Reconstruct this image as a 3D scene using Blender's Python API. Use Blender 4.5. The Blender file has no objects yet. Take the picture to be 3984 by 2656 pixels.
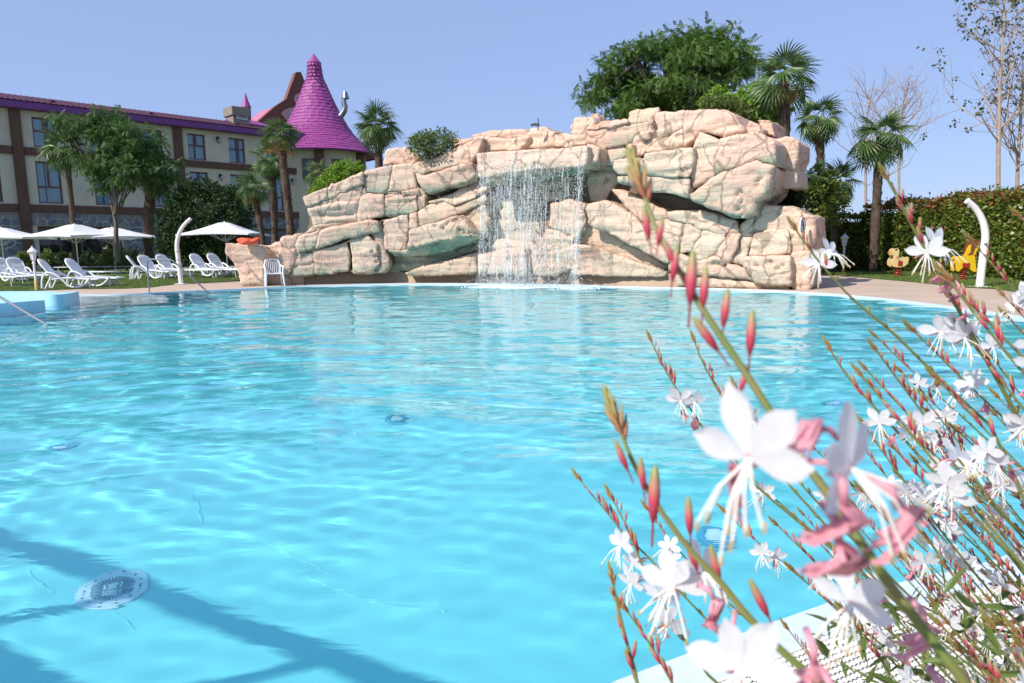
import bpy, math, random
import numpy as np
from mathutils import Matrix, Vector, Euler
from mathutils.geometry import delaunay_2d_cdt
SC = bpy.context.scene
COL = SC.collection
# ------------------------------------------------------------------ camera
CAMH, FPX = 1.1, 2680.0
PIT, ROLL = math.atan(361 / FPX), 0.0165
FW = np.array((0, math.cos(PIT), -math.sin(PIT))); U0 = np.array((0, math.sin(PIT), math.cos(PIT))); R0 = np.array((1.0, 0, 0))
RT = R0 * math.cos(ROLL) - U0 * math.sin(ROLL); UP = R0 * math.sin(ROLL) + U0 * math.cos(ROLL)
EYE = np.array((0, 0, CAMH))
cd = bpy.data.cameras.new('camera'); cam = bpy.data.objects.new('camera', cd); COL.objects.link(cam); SC.camera = cam
cd.sensor_width = 22.3; cd.lens = 15.0; cd.clip_start = 0.02; cd.clip_end = 3000
_m = Matrix((RT, UP, -FW)).transposed().to_4x4(); _m.translation = EYE; cam.matrix_world = _m
cd.dof.use_dof = True; cd.dof.focus_distance = 2.6; cd.dof.aperture_fstop = 10.5
# ------------------------------------------------------------------ sky, sun, exposure
SUN_EL = math.radians(42); SUN_A = math.radians(52)
SUN_H = (-math.sin(SUN_A), -math.cos(SUN_A))
SUN = np.array((SUN_H[0] * math.cos(SUN_EL), SUN_H[1] * math.cos(SUN_EL), math.sin(SUN_EL)))
world = bpy.data.worlds.new('World'); SC.world = world; world.use_nodes = True
wn = world.node_tree; sky = wn.nodes.new('ShaderNodeTexSky'); sky.sky_type = 'NISHITA'; sky.sun_disc = False
sky.sun_elevation = SUN_EL; sky.sun_rotation = math.atan2(SUN_H[0], SUN_H[1])
sky.air_density = 1.0; sky.dust_density = 0.6; sky.ozone_density = 4.5; sky.altitude = 0
tint = wn.nodes.new('ShaderNodeMix'); tint.data_type = 'RGBA'; tint.inputs[0].default_value = 0.72; tint.inputs[7].default_value = (2.05, 2.65, 4.65, 1)   # hazy periwinkle summer sky
wn.links.new(sky.outputs[0], tint.inputs[6]); wn.links.new(tint.outputs[2], wn.nodes['Background'].inputs[0]); wn.nodes['Background'].inputs[1].default_value = 0.13
sl = bpy.data.lights.new('sun', 'SUN'); sl.energy = 4.1; sl.angle = math.radians(0.53); sl.color = (1, 0.95, 0.87)
sl.cycles.is_caustics_light = True
so = bpy.data.objects.new('sun', sl); COL.objects.link(so); so.rotation_euler = Vector(SUN).to_track_quat('Z', 'Y').to_euler()
vs = SC.view_settings; vs.view_transform = 'Standard'; vs.look = 'None'; vs.exposure = 0.5; vs.gamma = 1
SC.cycles.use_denoising = True; SC.cycles.caustics_refractive = True; SC.cycles.caustics_reflective = True; SC.cycles.blur_glossy = 0.5
SC.cycles.max_bounces = 10; SC.cycles.transparent_max_bounces = 12; SC.cycles.sample_clamp_indirect = 6
# ------------------------------------------------------------------ pixel helpers (photo pixels 3984 x 2656 -> places)
def ray(x, y): return FW + RT * ((x - 1992) / FPX) + UP * ((1328 - y) / FPX)
def G(x, y, z=0.0):
    d = ray(x, y); t = (z - CAMH) / d[2]; return EYE + d * t
def PY(x, y, Y):
    d = ray(x, y); return EYE + d * (Y / d[1])
def PD(x, y, D): return EYE + ray(x, y) * D
def proj(p):
    v = np.asarray(p, float) - EYE; w = v @ FW; return 1992 + FPX * (v @ RT) / w, 1328 - FPX * (v @ UP) / w
def refr(d, n=1 / 1.33):
    d = d / np.linalg.norm(d); c = -d[2]; k = 1 - n * n * (1 - c * c)
    return n * d + np.array((0, 0, n * c - math.sqrt(k)))
WZ = -0.03
def GW(x, y, zf):
    p = G(x, y, WZ); d = refr(ray(x, y)); return p + d * ((zf - WZ) / d[2])
# ------------------------------------------------------------------ numpy noise
def _h(ix, iy, iz):
    n = (ix * 374761393 + iy * 668265263 + iz * 1274126177) & 0xffffffff
    n = ((n ^ (n >> 13)) * 1274126177) & 0xffffffff
    return ((n ^ (n >> 16)) & 0xffff) / 32767.5 - 1.0
def vnoise(x, y, z=0.0):
    x, y, z = np.broadcast_arrays(np.asarray(x, float), np.asarray(y, float), np.asarray(z, float))
    ix, iy, iz = (np.floor(a).astype(np.int64) for a in (x, y, z))
    fx, fy, fz = x - ix, y - iy, z - iz
    fx, fy, fz = (a * a * (3 - 2 * a) for a in (fx, fy, fz))
    r = 0
    for a in (0, 1):
        for b in (0, 1):
            for c in (0, 1):
                r = r + _h(ix + a, iy + b, iz + c) * (fx if a else 1 - fx) * (fy if b else 1 - fy) * (fz if c else 1 - fz)
    return r
def fbm(x, y, z=0.0, o=3):
    r, a = 0, 1.0
    for i in range(o):
        r = r + a * vnoise(x * 2**i + i * 7.3, np.asarray(y) * 2**i, np.asarray(z) * 2**i + i * 3.1); a *= 0.5
    return r
# ------------------------------------------------------------------ object helpers
def tag(o, label=None, cat=None, group=None, kind=None):
    if label: o['label'] = label
    if cat: o['category'] = cat
    if group: o['group'] = group
    if kind: o['kind'] = kind
    return o
def empty(name, loc, label=None, cat=None, group=None, rz=0.0):
    o = bpy.data.objects.new(name, None); COL.objects.link(o); o.location = loc; o.rotation_euler = (0, 0, rz)
    o.empty_display_size = 0.2
    return tag(o, label, cat, group)
def link(name, me, parent=None):
    o = bpy.data.objects.new(name, me); COL.objects.link(o)
    if parent is not None: o.parent = parent
    return o
def np_mesh(name, V, F, mats, smooth=False, mi=None):
    V = np.asarray(V, np.float32); me = bpy.data.meshes.new(name)
    if not isinstance(F, (list, tuple)): F = [F]
    F = [np.asarray(f, np.int32) for f in F if len(f)]
    me.vertices.add(len(V)); me.vertices.foreach_set('co', V.ravel())
    nl = sum(f.size for f in F); npoly = sum(len(f) for f in F)
    me.loops.add(nl); me.loops.foreach_set('vertex_index', np.concatenate([f.ravel() for f in F]))
    me.polygons.add(npoly)
    tot = np.concatenate([np.full(len(f), f.shape[1], np.int32) for f in F])
    st = np.concatenate([[0], np.cumsum(tot)[:-1]]).astype(np.int32)
    me.polygons.foreach_set('loop_start', st); me.polygons.foreach_set('loop_total', tot)
    for m in (mats if isinstance(mats, (list, tuple)) else [mats]): me.materials.append(m)
    if mi is not None: me.polygons.foreach_set('material_index', np.asarray(mi, np.int32))
    if smooth: me.polygons.foreach_set('use_smooth', np.ones(npoly, bool))
    me.update(calc_edges=True); me.validate()
    return me
def tile(V, F, M):
    """copy a template (V,F) with K 4x4 matrices"""
    V = np.asarray(V, float); F = np.asarray(F); K = len(M); M = np.asarray(M)
    W = np.einsum('kij,vj->kvi', M[:, :3, :3], V) + M[:, None, :3, 3]
    return W.reshape(-1, 3), (F[None] + (np.arange(K) * len(V))[:, None, None]).reshape(-1, F.shape[1])
def mats_from(pos, zaxis, roll, scale):
    """orientation matrices: local +Y -> zaxis direction (length axis), roll about it"""
    pos = np.asarray(pos, float); y = np.asarray(zaxis, float); y = y / np.linalg.norm(y, axis=1, keepdims=True)
    ref = np.tile([0, 0, 1.0], (len(y), 1)); ref[np.abs(y[:, 2]) > 0.98] = (1, 0, 0)
    x = np.cross(y, ref); x /= np.linalg.norm(x, axis=1, keepdims=True); z = np.cross(x, y)
    c, s = np.cos(roll)[:, None], np.sin(roll)[:, None]; x2 = x * c + z * s; z2 = -x * s + z * c
    M = np.zeros((len(pos), 4, 4)); sc = np.asarray(scale, float).reshape(-1, 1)
    M[:, :3, 0] = x2 * sc; M[:, :3, 1] = y * sc; M[:, :3, 2] = z2 * sc; M[:, :3, 3] = pos; M[:, 3, 3] = 1
    return M
class MB:
    def __init__(s): s.v = []; s.f = []
    def add(s, V, F):
        n = len(s.v); s.v += [tuple(map(float, p)) for p in V]; s.f += [tuple(int(i) + n for i in f) for f in F]; return s
    def box(s, c, d, rz=0.0, bev=0.0, taper=1.0):
        x, y, z = (a / 2 for a in d); C, S = math.cos(rz), math.sin(rz); V = []
        if bev:
            b = bev; P = []
            ring = [(-x + b, -y), (x - b, -y), (x, -y + b), (x, y - b), (x - b, y), (-x + b, y), (-x, y - b), (-x, -y + b)]
            inn = [(-x + b, -y + b), (x - b, -y + b), (x - b, -y + b), (x - b, y - b), (x - b, y - b), (-x + b, y - b), (-x + b, y - b), (-x + b, -y + b)]
            for zz, rg, t in ((-z, inn, 1), (-z + b, ring, 1), (z - b, ring, taper), (z, inn, taper)): P += [(px * t, py * t, zz) for px, py in rg]
            F = [(k * 8 + i, k * 8 + (i + 1) % 8, k * 8 + 8 + (i + 1) % 8, k * 8 + 8 + i) for k in range(3) for i in range(8)]
            F += [(7, 6, 5, 4, 3, 2, 1, 0), tuple(range(24, 32))]
        else:
            P = [(-x, -y, -z), (x, -y, -z), (x, y, -z), (-x, y, -z)] + [(a * taper, b2 * taper, z) for a, b2 in ((-x, -y), (x, -y), (x, y), (-x, y))]
            F = [(3, 2, 1, 0), (4, 5, 6, 7), (0, 1, 5, 4), (1, 2, 6, 5), (2, 3, 7, 6), (3, 0, 4, 7)]
        V = [(c[0] + a * C - b2 * S, c[1] + a * S + b2 * C, c[2] + e) for a, b2, e in P]
        return s.add(V, F)
    def tube(s, path, rad, n=8, caps=True, squash=1.0):
        path = [Vector(p) for p in path]; k = len(path)
        if not isinstance(rad, (list, tuple, np.ndarray)): rad = [rad] * k
        V = []; F = []; ref = None
        for i, p in enumerate(path):
            t = (path[min(i + 1, k - 1)] - path[max(i - 1, 0)])
            t = t.normalized() if t.length > 1e-9 else Vector((0, 0, 1))
            if ref is None: ref = t.orthogonal().normalized()
            a = ref - t * ref.dot(t); a = a.normalized() if a.length > 1e-6 else t.orthogonal().normalized(); b = t.cross(a); ref = a
            V += [p + (a * math.cos(2 * math.pi * j / n) + b * math.sin(2 * math.pi * j / n) * squash) * rad[i] for j in range(n)]
        for i in range(k - 1):
            F += [(i * n + j, i * n + (j + 1) % n, (i + 1) * n + (j + 1) % n, (i + 1) * n + j) for j in range(n)]
        if caps: F += [tuple(range(n))[::-1], tuple(range((k - 1) * n, k * n))]
        return s.add(V, F)
    def lathe(s, prof, n=16, c=(0, 0, 0), rot=0.0, cap=True):
        k = len(prof)
        V = [(c[0] + r * math.cos(rot + 2 * math.pi * j / n), c[1] + r * math.sin(rot + 2 * math.pi * j / n), c[2] + z) for r, z in prof for j in range(n)]
        F = [(i * n + j, i * n + (j + 1) % n, (i + 1) * n + (j + 1) % n, (i + 1) * n + j) for i in range(k - 1) for j in range(n)]
        if cap: F += [tuple(range(n))[::-1], tuple(range((k - 1) * n, k * n))]
        return s.add(V, F)
    def prism(s, poly, o, ex, ey, ez, h):
        """polygon in (ex,ey) at origin o extruded h along ez"""
        o, ex, ey, ez = (np.asarray(a, float) for a in (o, ex, ey, ez)); n = len(poly)
        A = [o + ex * a + ey * b for a, b in poly]; B = [p + ez * h for p in A]
        return s.add(A + B, [tuple(range(n))[::-1], tuple(range(n, 2 * n))] + [(i, (i + 1) % n, n + (i + 1) % n, n + i) for i in range(n)])
    def mesh(s, name, m, smooth=False, ang=None):
        me = bpy.data.meshes.new(name); me.from_pydata(s.v, [], s.f)
        for mm in (m if isinstance(m, (list, tuple)) else [m]): me.materials.append(mm)
        if smooth:
            me.polygons.foreach_set('use_smooth', np.ones(len(me.polygons), bool))
            if ang: me.set_sharp_from_angle(angle=math.radians(ang))
        me.update(); return me
    def build(s, name, m, parent=None, smooth=False, ang=40):
        return link(name, s.mesh(name, m, smooth, ang), parent)
def copy_tree(o, parent=None):
    c = o.copy(); COL.objects.link(c); c.parent = parent
    for ch in list(o.children): copy_tree(ch, c)
    return c
def rel(o, parent):
    """world-space mesh vertices become parent-relative (parent has no rotation)"""
    o.parent = parent; o.location = Vector(o.location) - parent.location; return o
# ------------------------------------------------------------------ materials
def nodes(m): return m.node_tree.nodes, m.node_tree.links
def pm(name, c1, c2=None, scale=4.0, rough=0.6, bump=0.0, bscale=None, spec=0.5, metal=0.0, detail=4.0, coord='Object', stretch=None, island=False, transl=0.0, c3=None, trans=0.0, bdist=0.02, coat=0.0):
    m = bpy.data.materials.new(name); m.use_nodes = True; N, L = nodes(m); b = N['Principled BSDF']
    b.inputs['Base Color'].default_value = (*c1, 1); b.inputs['Roughness'].default_value = rough
    b.inputs['Specular IOR Level'].default_value = spec; b.inputs['Metallic'].default_value = metal
    b.inputs['Transmission Weight'].default_value = trans; b.inputs['Coat Weight'].default_value = coat
    vec = None
    if c2 is not None or bump:
        tc = N.new('ShaderNodeTexCoord'); vec = tc.outputs[coord]
        if stretch:
            mp = N.new('ShaderNodeMapping'); mp.inputs['Scale'].default_value = stretch; L.new(vec, mp.inputs[0]); vec = mp.outputs[0]
    if c2 is not None:
        n = N.new('ShaderNodeTexNoise'); n.inputs['Scale'].default_value = scale; n.inputs['Detail'].default_value = detail; L.new(vec, n.inputs['Vector'])
        rp = N.new('ShaderNodeValToRGB'); e = rp.color_ramp.elements
        e[0].position = 0.3; e[0].color = (*c1, 1); e[1].position = 0.7; e[1].color = (*c2, 1)
        if c3 is not None: x = e.new(0.5); x.color = (*c3, 1)
        src = n.outputs['Fac']
        if island:
            g = N.new('ShaderNodeNewGeometry'); mx = N.new('ShaderNodeMath'); mx.operation = 'MULTIPLY_ADD'; mx.inputs[1].default_value = 0.5
            L.new(g.outputs['Random Per Island'], mx.inputs[0]); mu = N.new('ShaderNodeMath'); mu.operation = 'MULTIPLY'; mu.inputs[1].default_value = 0.55
            L.new(src, mu.inputs[0]); L.new(mu.outputs[0], mx.inputs[2]); src = mx.outputs[0]
        L.new(src, rp.inputs[0]); L.new(rp.outputs[0], b.inputs['Base Color']); colout = rp.outputs[0]
    else: colout = None
    if bump:
        n2 = N.new('ShaderNodeTexNoise'); n2.inputs['Scale'].default_value = bscale or scale * 4; n2.inputs['Detail'].default_value = 6; L.new(vec, n2.inputs['Vector'])
        bp = N.new('ShaderNodeBump'); bp.inputs['Strength'].default_value = bump; bp.inputs['Distance'].default_value = bdist
        L.new(n2.outputs['Fac'], bp.inputs['Height']); L.new(bp.outputs[0], b.inputs['Normal'])
    if transl:
        t = N.new('ShaderNodeBsdfTranslucent'); t.inputs[0].default_value = (*[min(1, a * 1.5) for a in c1], 1)
        if colout is not None:
            hs = N.new('ShaderNodeHueSaturation'); hs.inputs['Value'].default_value = 1.5; L.new(colout, hs.inputs['Color']); L.new(hs.outputs[0], t.inputs[0])
        ms = N.new('ShaderNodeMixShader'); ms.inputs[0].default_value = transl; L.new(b.outputs[0], ms.inputs[1]); L.new(t.outputs[0], ms.inputs[2])
        L.new(ms.outputs[0], N['Material Output'].inputs[0])
    return m
# ================================================================== SETTING
M_ground = pm('dry_grass_ground', (0.06, 0.075, 0.025), (0.10, 0.10, 0.05), 0.4, 0.9)
M_deck = pm('sand_aggregate_paving', (0.43, 0.32, 0.235), (0.53, 0.41, 0.31), 1.3, 0.85, 0.35, 60, detail=8, c3=(0.48, 0.36, 0.27))
M_coping = pm('white_pool_rim', (0.55, 0.64, 0.71), (0.63, 0.70, 0.75), 30, 0.45, 0.25, 220)
M_floor = pm('cyan_pool_liner', (0.15, 0.635, 0.70), (0.17, 0.67, 0.735), 0.9, 0.5, 0.06, 0.9, detail=2)
M_blue = pm('pale_blue_pool_paint', (0.36, 0.64, 0.78), (0.42, 0.69, 0.82), 3, 0.5)
M_shelf = pm('sandy_blue_shelf', (0.30, 0.45, 0.46), (0.40, 0.52, 0.52), 3, 0.6)
M_lawn = pm('mown_lawn', (0.07, 0.13, 0.018), (0.135, 0.19, 0.035), 1.2, 0.9, 0.4, 40, detail=8, c3=(0.095, 0.155, 0.025))
M_blade = pm('grass_blades', (0.07, 0.14, 0.02), (0.17, 0.21, 0.05), 3, 0.6, island=True, transl=0.25)
def inside(px, py, poly):
    r = np.zeros(np.shape(px), bool); n = len(poly)
    for i in range(n):
        x1, y1 = poly[i][:2]; x2, y2 = poly[(i + 1) % n][:2]
        if y1 == y2: continue
        c = ((y1 > py) != (y2 > py)) & (px < (x2 - x1) * (py - y1) / (y2 - y1) + x1); r ^= c
    return r
def chaikin(P, it=2, closed=True, q=.25):
    P = [np.asarray(p, float) for p in P]
    for _ in range(it):
        Q = []; n = len(P)
        for i in range(n if closed else n - 1):
            a, b = P[i], P[(i + 1) % n]; Q += [a * (1 - q) + b * q, a * q + b * (1 - q)]
        if not closed: Q = [P[0]] + Q + [P[-1]]
        P = Q
    return P
def offset(P, d):
    """push a closed outline outwards by d (positive grows) - counter-clockwise outlines"""
    P = [np.asarray(p[:2], float) for p in P]; n = len(P)
    ar = sum(P[i][0] * P[(i + 1) % n][1] - P[(i + 1) % n][0] * P[i][1] for i in range(n)); sg = 1 if ar > 0 else -1
    Q = []
    for i in range(n):
        t = P[(i + 1) % n] - P[i - 1]; t /= max(1e-9, np.linalg.norm(t)); Q.append(P[i] + sg * d * np.array((t[1], -t[0])))
    return Q
def cdt(outer, holes=(), extra=()):
    V = [Vector((float(p[0]), float(p[1]))) for p in outer]; E = [(i, (i + 1) % len(outer)) for i in range(len(outer))]
    for h in holes:
        n = len(V); V += [Vector((float(p[0]), float(p[1]))) for p in h]; E += [(n + i, n + (i + 1) % len(h)) for i in range(len(h))]
    V += [Vector((float(p[0]), float(p[1]))) for p in extra]
    r = delaunay_2d_cdt(V, E, [], 0, 1e-6)
    W = np.array([(v.x, v.y) for v in r[0]]); T = np.array([f for f in r[2] if len(f) == 3])
    c = W[T].mean(1); k = inside(c[:, 0], c[:, 1], outer)
    for h in holes: k &= ~inside(c[:, 0], c[:, 1], h)
    T = T[k]; a, b, d = W[T[:, 0]], W[T[:, 1]], W[T[:, 2]]
    fl = ((b[:, 0] - a[:, 0]) * (d[:, 1] - a[:, 1]) - (b[:, 1] - a[:, 1]) * (d[:, 0] - a[:, 0])) < 0
    T[fl] = T[fl][:, ::-1]
    return W, T
def sheet(name, outer, z, m, holes=(), kind='structure', zf=None, extra=()):
    W, T = cdt(outer, holes, extra); Z = np.full(len(W), z) if zf is None else zf(W[:, 0], W[:, 1])
    return tag(link(name, np_mesh(name, np.c_[W, Z], T, m)), kind=kind)
far = [G(x, y)[:2] for x, y in ((935, 1123), (1100, 1114), (1250, 1110), (1500, 1104), (1750, 1103), (1992, 1105), (2250, 1109), (2500, 1116), (2750, 1121), (3000, 1130), (3200, 1141), (3400, 1158), (3600, 1182), (3800, 1209), (3984, 1238))]
near = [G(x, y)[:2] for x, y in ((3800, 2205), (3600, 2245), (3263, 2336), (2830, 2490), (2396, 2656))]
POOL = far + [np.array(p) for p in ((7.0, 7.6), (6.2, 5.7), (4.9, 4.2), (3.3, 3.05))] + near + \
    [np.array(p) for p in ((-0.55, 1.15), (-1.7, 0.55), (-3.6, -0.2), (-6.5, -0.6), (-10, 0.2), (-14, 3.5), (-17, 8), (-18, 14), (-16.5, 18.6), (-13.6, 20.2))] + \
    [G(x, y)[:2] for x, y in ((400, 1146), (500, 1143), (590, 1138), (700, 1133), (810, 1128))]
POOL = POOL[::-1]
rim = offset(POOL, 0.13)
ground_hole = offset(POOL, 0.3)
sheet('ground', [(-900, -300), (900, -300), (900, 1500), (-900, 1500)], -0.012, M_ground, [ground_hole])
# lawn left: rises gently towards the hotel
def lawn_z(x, y):
    t = np.clip((np.asarray(y, float) - 24) / 12, 0, 1); return 0.012 + 0.15 * t * t * (3 - 2 * t)
lawn_front = [G(x, y)[:2] for x, y in ((-300, 1137), (0, 1134), (147, 1131), (293, 1125), (489, 1123), (587, 1118), (685, 1106), (800, 1101), (930, 1094), (1100, 1082))]
LAWN = lawn_front + [np.array(p) for p in ((2, 31), (2, 62), (-60, 62), (-60, 22))]
gx, gy = np.meshgrid(np.arange(-58, 2, 2.0), np.arange(23, 61, 2.0)); k = inside(gx.ravel(), gy.ravel(), LAWN)
sheet('lawn', LAWN, 0, M_lawn, zf=lawn_z, extra=np.c_[gx.ravel()[k], gy.ravel()[k]])
lawn_r_edge = [G(x, y)[:2] for x, y in ((3180, 1066), (3300, 1075), (3400, 1084), (3560, 1098), (3640, 1107), (3760, 1119), (3860, 1124), (3984, 1140), (4200, 1165))]
LAWN_R = lawn_r_edge + [np.array(p) for p in ((22, 9), (30, 20), (26, 40), (10, 40), (9.6, 30))]
sheet('lawn', LAWN_R, 0.012, M_lawn)
sheet('poolside_paving', [(-40, -12), (40, -12), (40, 40), (-40, 40)], 0.0, M_deck, [rim])
W, T = cdt(rim, [POOL])
n = len(W); lo = np.c_[W, np.full(n, -0.12)]; hi = np.c_[W, np.full(n, 0.006)]
def wall_ring(P, z0, z1, flip=False):
    n = len(P); V = [(p[0], p[1], z) for z in (z0, z1) for p in P]; F = [(i, (i + 1) % n, n + (i + 1) % n, n + i) for i in range(n)]
    return np.array(V), np.array([f[::-1] for f in F] if flip else F)
V1, F1 = wall_ring(POOL, -0.2, 0.006); V2, F2 = wall_ring(rim, -0.1, 0.006)
me = np_mesh('pool_rim', np.r_[hi, V1, V2], [T, np.r_[F1 + n, F2 + n + len(V1)]], M_coping)
tag(link('pool_rim', me), kind='structure')
FZ = -1.25
W, T = cdt(POOL); V1, F1 = wall_ring(POOL, FZ, -0.2, True)
pf = tag(link('pool_floor', np_mesh('pool_floor', np.r_[np.c_[W, np.full(len(W), FZ)], V1], [T, F1 + len(W)], M_floor)), kind='structure')
pf.cycles.is_caustics_receiver = True
# ------------------------------------------------------------------ water
rng = np.random.default_rng(5)
M_water = bpy.data.materials.new('clear_water'); M_water.use_nodes = True; N, L = nodes(M_water); N.remove(N['Principled BSDF'])
g = N.new('ShaderNodeBsdfGlass'); g.inputs['IOR'].default_value = 1.33; g.inputs['Roughness'].default_value = 0.0; g.inputs[0].default_value = (1, 1, 1, 1)
tcw = N.new('ShaderNodeTexCoord'); wa = N.new('ShaderNodeTexNoise'); wa.inputs['Scale'].default_value = 5.5; wa.inputs['Detail'].default_value = 3; wa.inputs['Distortion'].default_value = 0.6
mpw = N.new('ShaderNodeMapping'); mpw.inputs['Scale'].default_value = (0.55, 1.0, 1.0); L.new(tcw.outputs['Object'], mpw.inputs[0]); L.new(mpw.outputs[0], wa.inputs['Vector'])
bw = N.new('ShaderNodeBump'); bw.inputs['Strength'].default_value = 0.34; bw.inputs['Distance'].default_value = 0.012; L.new(wa.outputs['Fac'], bw.inputs['Height']); L.new(bw.outputs[0], g.inputs['Normal'])
L.new(g.outputs[0], N['Material Output'].inputs[0])
na, nr = 620, 720
C0 = np.array((0.0, -0.6)); th = np.radians(np.linspace(-79, 79, na)); rr = 1.05 * (31 / 1.05) ** np.linspace(0, 1, nr)
TH, RR = np.meshgrid(th, rr); X = C0[0] + np.sin(TH) * RR; Y = C0[1] + np.cos(TH) * RR
Z = np.zeros_like(X); dr = RR * 0.0049
fall = np.array((0.9, 20.6)); dist = np.hypot(X - fall[0], Y - fall[1]); dcam = np.hypot(X, Y)
calm = np.clip((dcam - 2.2) / 7.0, 0, 1) ** 1.1
warpx = X + 0.25 * fbm(X * .35, Y * .35, 1.5, 2); warpy = Y + 0.25 * fbm(X * .35, Y * .35, 9.5, 2)
for i in range(90):
    lam = 0.16 * (1.7 / 0.16) ** rng.random(); k = 2 * math.pi / lam
    if rng.random() < 0.65: a = math.pi / 2 + rng.normal() * 0.38
    else: a = rng.random() * math.pi
    amp = 0.0021 * lam ** 0.95 * np.clip(lam / (3.2 * dr) - 1, 0, 1) * (0.10 + 0.90 * calm if lam < .7 else 0.30 + 0.7 * calm)
    pt = np.clip(0.62 + 0.7 * vnoise(X * .22 + i, Y * .22, i * 1.7), 0.08, 1.3)
    Z += amp * pt * np.sin(k * (warpx * math.cos(a) + warpy * math.sin(a)) + rng.random() * 6.28)
Z += 0.006 * np.exp(-dist / 2.2) * np.sin(dist * 2 * math.pi / 0.42)
V = np.stack([X, Y, Z + WZ], -1).reshape(-1, 3); idx = np.arange(na * nr).reshape(nr, na)
Fq = np.stack([idx[:-1, :-1], idx[1:, :-1], idx[1:, 1:], idx[:-1, 1:]], -1).reshape(-1, 4)
cen = V[Fq].mean(1); big = offset(POOL, 0.1); kq = inside(cen[:, 0], cen[:, 1], big); Fq = Fq[kq][:, ::-1]
used = np.unique(Fq); mp = np.full(len(V), -1); mp[used] = np.arange(len(used))
water = tag(link('pool_water', np_mesh('pool_water', V[used], mp[Fq], M_water, True)), kind='structure')
water.cycles.is_caustics_caster = True
# ------------------------------------------------------------------ rock with waterfall
M_rock = bpy.data.materials.new('painted_pink_rock'); M_rock.use_nodes = True; N, L = nodes(M_rock); B = N['Principled BSDF']; B.inputs['Roughness'].default_value = 0.85; B.inputs['Specular IOR Level'].default_value = 0.25
tc = N.new('ShaderNodeTexCoord'); oi = N.new('ShaderNodeObjectInfo')
def noise(scale, vec, det=5, ro=.55):
    n = N.new('ShaderNodeTexNoise'); n.inputs['Scale'].default_value = scale; n.inputs['Detail'].default_value = det; n.inputs['Roughness'].default_value = ro; L.new(vec, n.inputs['Vector']); return n
def ramp(src, stops):
    r = N.new('ShaderNodeValToRGB'); e = r.color_ramp.elements
    while len(e) < len(stops): e.new(0.5)
    for q, (p, c) in zip(e, stops): q.position = p; q.color = (*c, 1)
    L.new(src, r.inputs[0]); return r
def mix(fac, a, b, mode='MIX'):
    m = N.new('ShaderNodeMix'); m.data_type = 'RGBA'; m.blend_type = mode
    if isinstance(fac, float): m.inputs[0].default_value = fac
    else: L.new(fac, m.inputs[0])
    L.new(a, m.inputs[6]) if not isinstance(a, tuple) else setattr(m.inputs[6], 'default_value', (*a, 1))
    L.new(b, m.inputs[7]) if not isinstance(b, tuple) else setattr(m.inputs[7], 'default_value', (*b, 1))
    return m.outputs[2]
def math_(op, a, b):
    m = N.new('ShaderNodeMath'); m.operation = op
    for i, x in enumerate((a, b)):
        if isinstance(x, (int, float)): m.inputs[i].default_value = x
        else: L.new(x, m.inputs[i])
    return m.outputs[0]
obv = tc.outputs['Object']
n1 = noise(0.9, obv, 6); c1 = ramp(n1.outputs[0], [(0.30, (0.64, 0.48, 0.375)), (0.47, (0.675, 0.54, 0.425)), (0.58, (0.685, 0.475, 0.385)), (0.72, (0.71, 0.575, 0.465))])
rnd = ramp(oi.outputs['Random'], [(0, (0.90, 0.82, 0.76)), (0.5, (1, .98, .94)), (1, (1.0, 0.84, 0.78))])
c2 = mix(0.8, c1.outputs[0], rnd.outputs[0], 'MULTIPLY')
n2 = noise(11, obv, 8, .7); c2 = mix(0.55, c2, ramp(n2.outputs[0], [(0.3, (0.72, 0.66, 0.60)), (0.62, (1, 1, 1))]).outputs[0], 'MULTIPLY')
at = N.new('ShaderNodeAttribute'); at.attribute_name = 'algae'
n3 = noise(2.3, obv, 5); gfac = math_('MULTIPLY', at.outputs['Fac'], ramp(n3.outputs[0], [(0.30, (0.15,) * 3), (0.55, (1,) * 3)]).outputs[0])
green = ramp(n2.outputs[0], [(0.3, (0.115, 0.20, 0.15)), (0.65, (0.30, 0.345, 0.25))])
c3 = mix(gfac, c2, green.outputs[0])
# strata and cracks relief
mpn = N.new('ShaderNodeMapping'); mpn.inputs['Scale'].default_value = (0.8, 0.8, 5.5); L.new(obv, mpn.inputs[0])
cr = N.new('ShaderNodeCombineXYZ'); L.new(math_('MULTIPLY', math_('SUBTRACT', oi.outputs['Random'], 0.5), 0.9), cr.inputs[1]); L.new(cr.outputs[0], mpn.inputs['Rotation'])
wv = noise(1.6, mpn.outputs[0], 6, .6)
nz = noise(1.3, obv, 3); va = N.new('ShaderNodeVectorMath'); va.operation = 'MULTIPLY_ADD'; L.new(nz.outputs['Color'], va.inputs[0]); va.inputs[1].default_value = (0.6, 0.6, 0.6); L.new(obv, va.inputs[2])
mpc = N.new('ShaderNodeMapping'); mpc.inputs['Scale'].default_value = (1.15, 0.04, 0.66); mpc.inputs['Rotation'].default_value = (0, 0.3, 0); L.new(va.outputs[0], mpc.inputs[0])
vo = N.new('ShaderNodeTexVoronoi'); vo.feature = 'DISTANCE_TO_EDGE'; vo.inputs['Scale'].default_value = 1.15; L.new(mpc.outputs[0], vo.inputs['Vector'])
brk = noise(2.0, obv, 2); thr = math_('MULTIPLY', ramp(brk.outputs[0], [(0.42, (0,) * 3), (0.58, (1,) * 3)]).outputs[0], 0.028)
crack = math_('LESS_THAN', vo.outputs['Distance'], thr)
c3 = mix(0.14, c3, ramp(wv.outputs[0], [(0.36, (0.62, 0.55, 0.50)), (0.47, (1, 1, 1))]).outputs[0], 'MULTIPLY')  # colour darkened in the hollows of the strata relief
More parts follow.
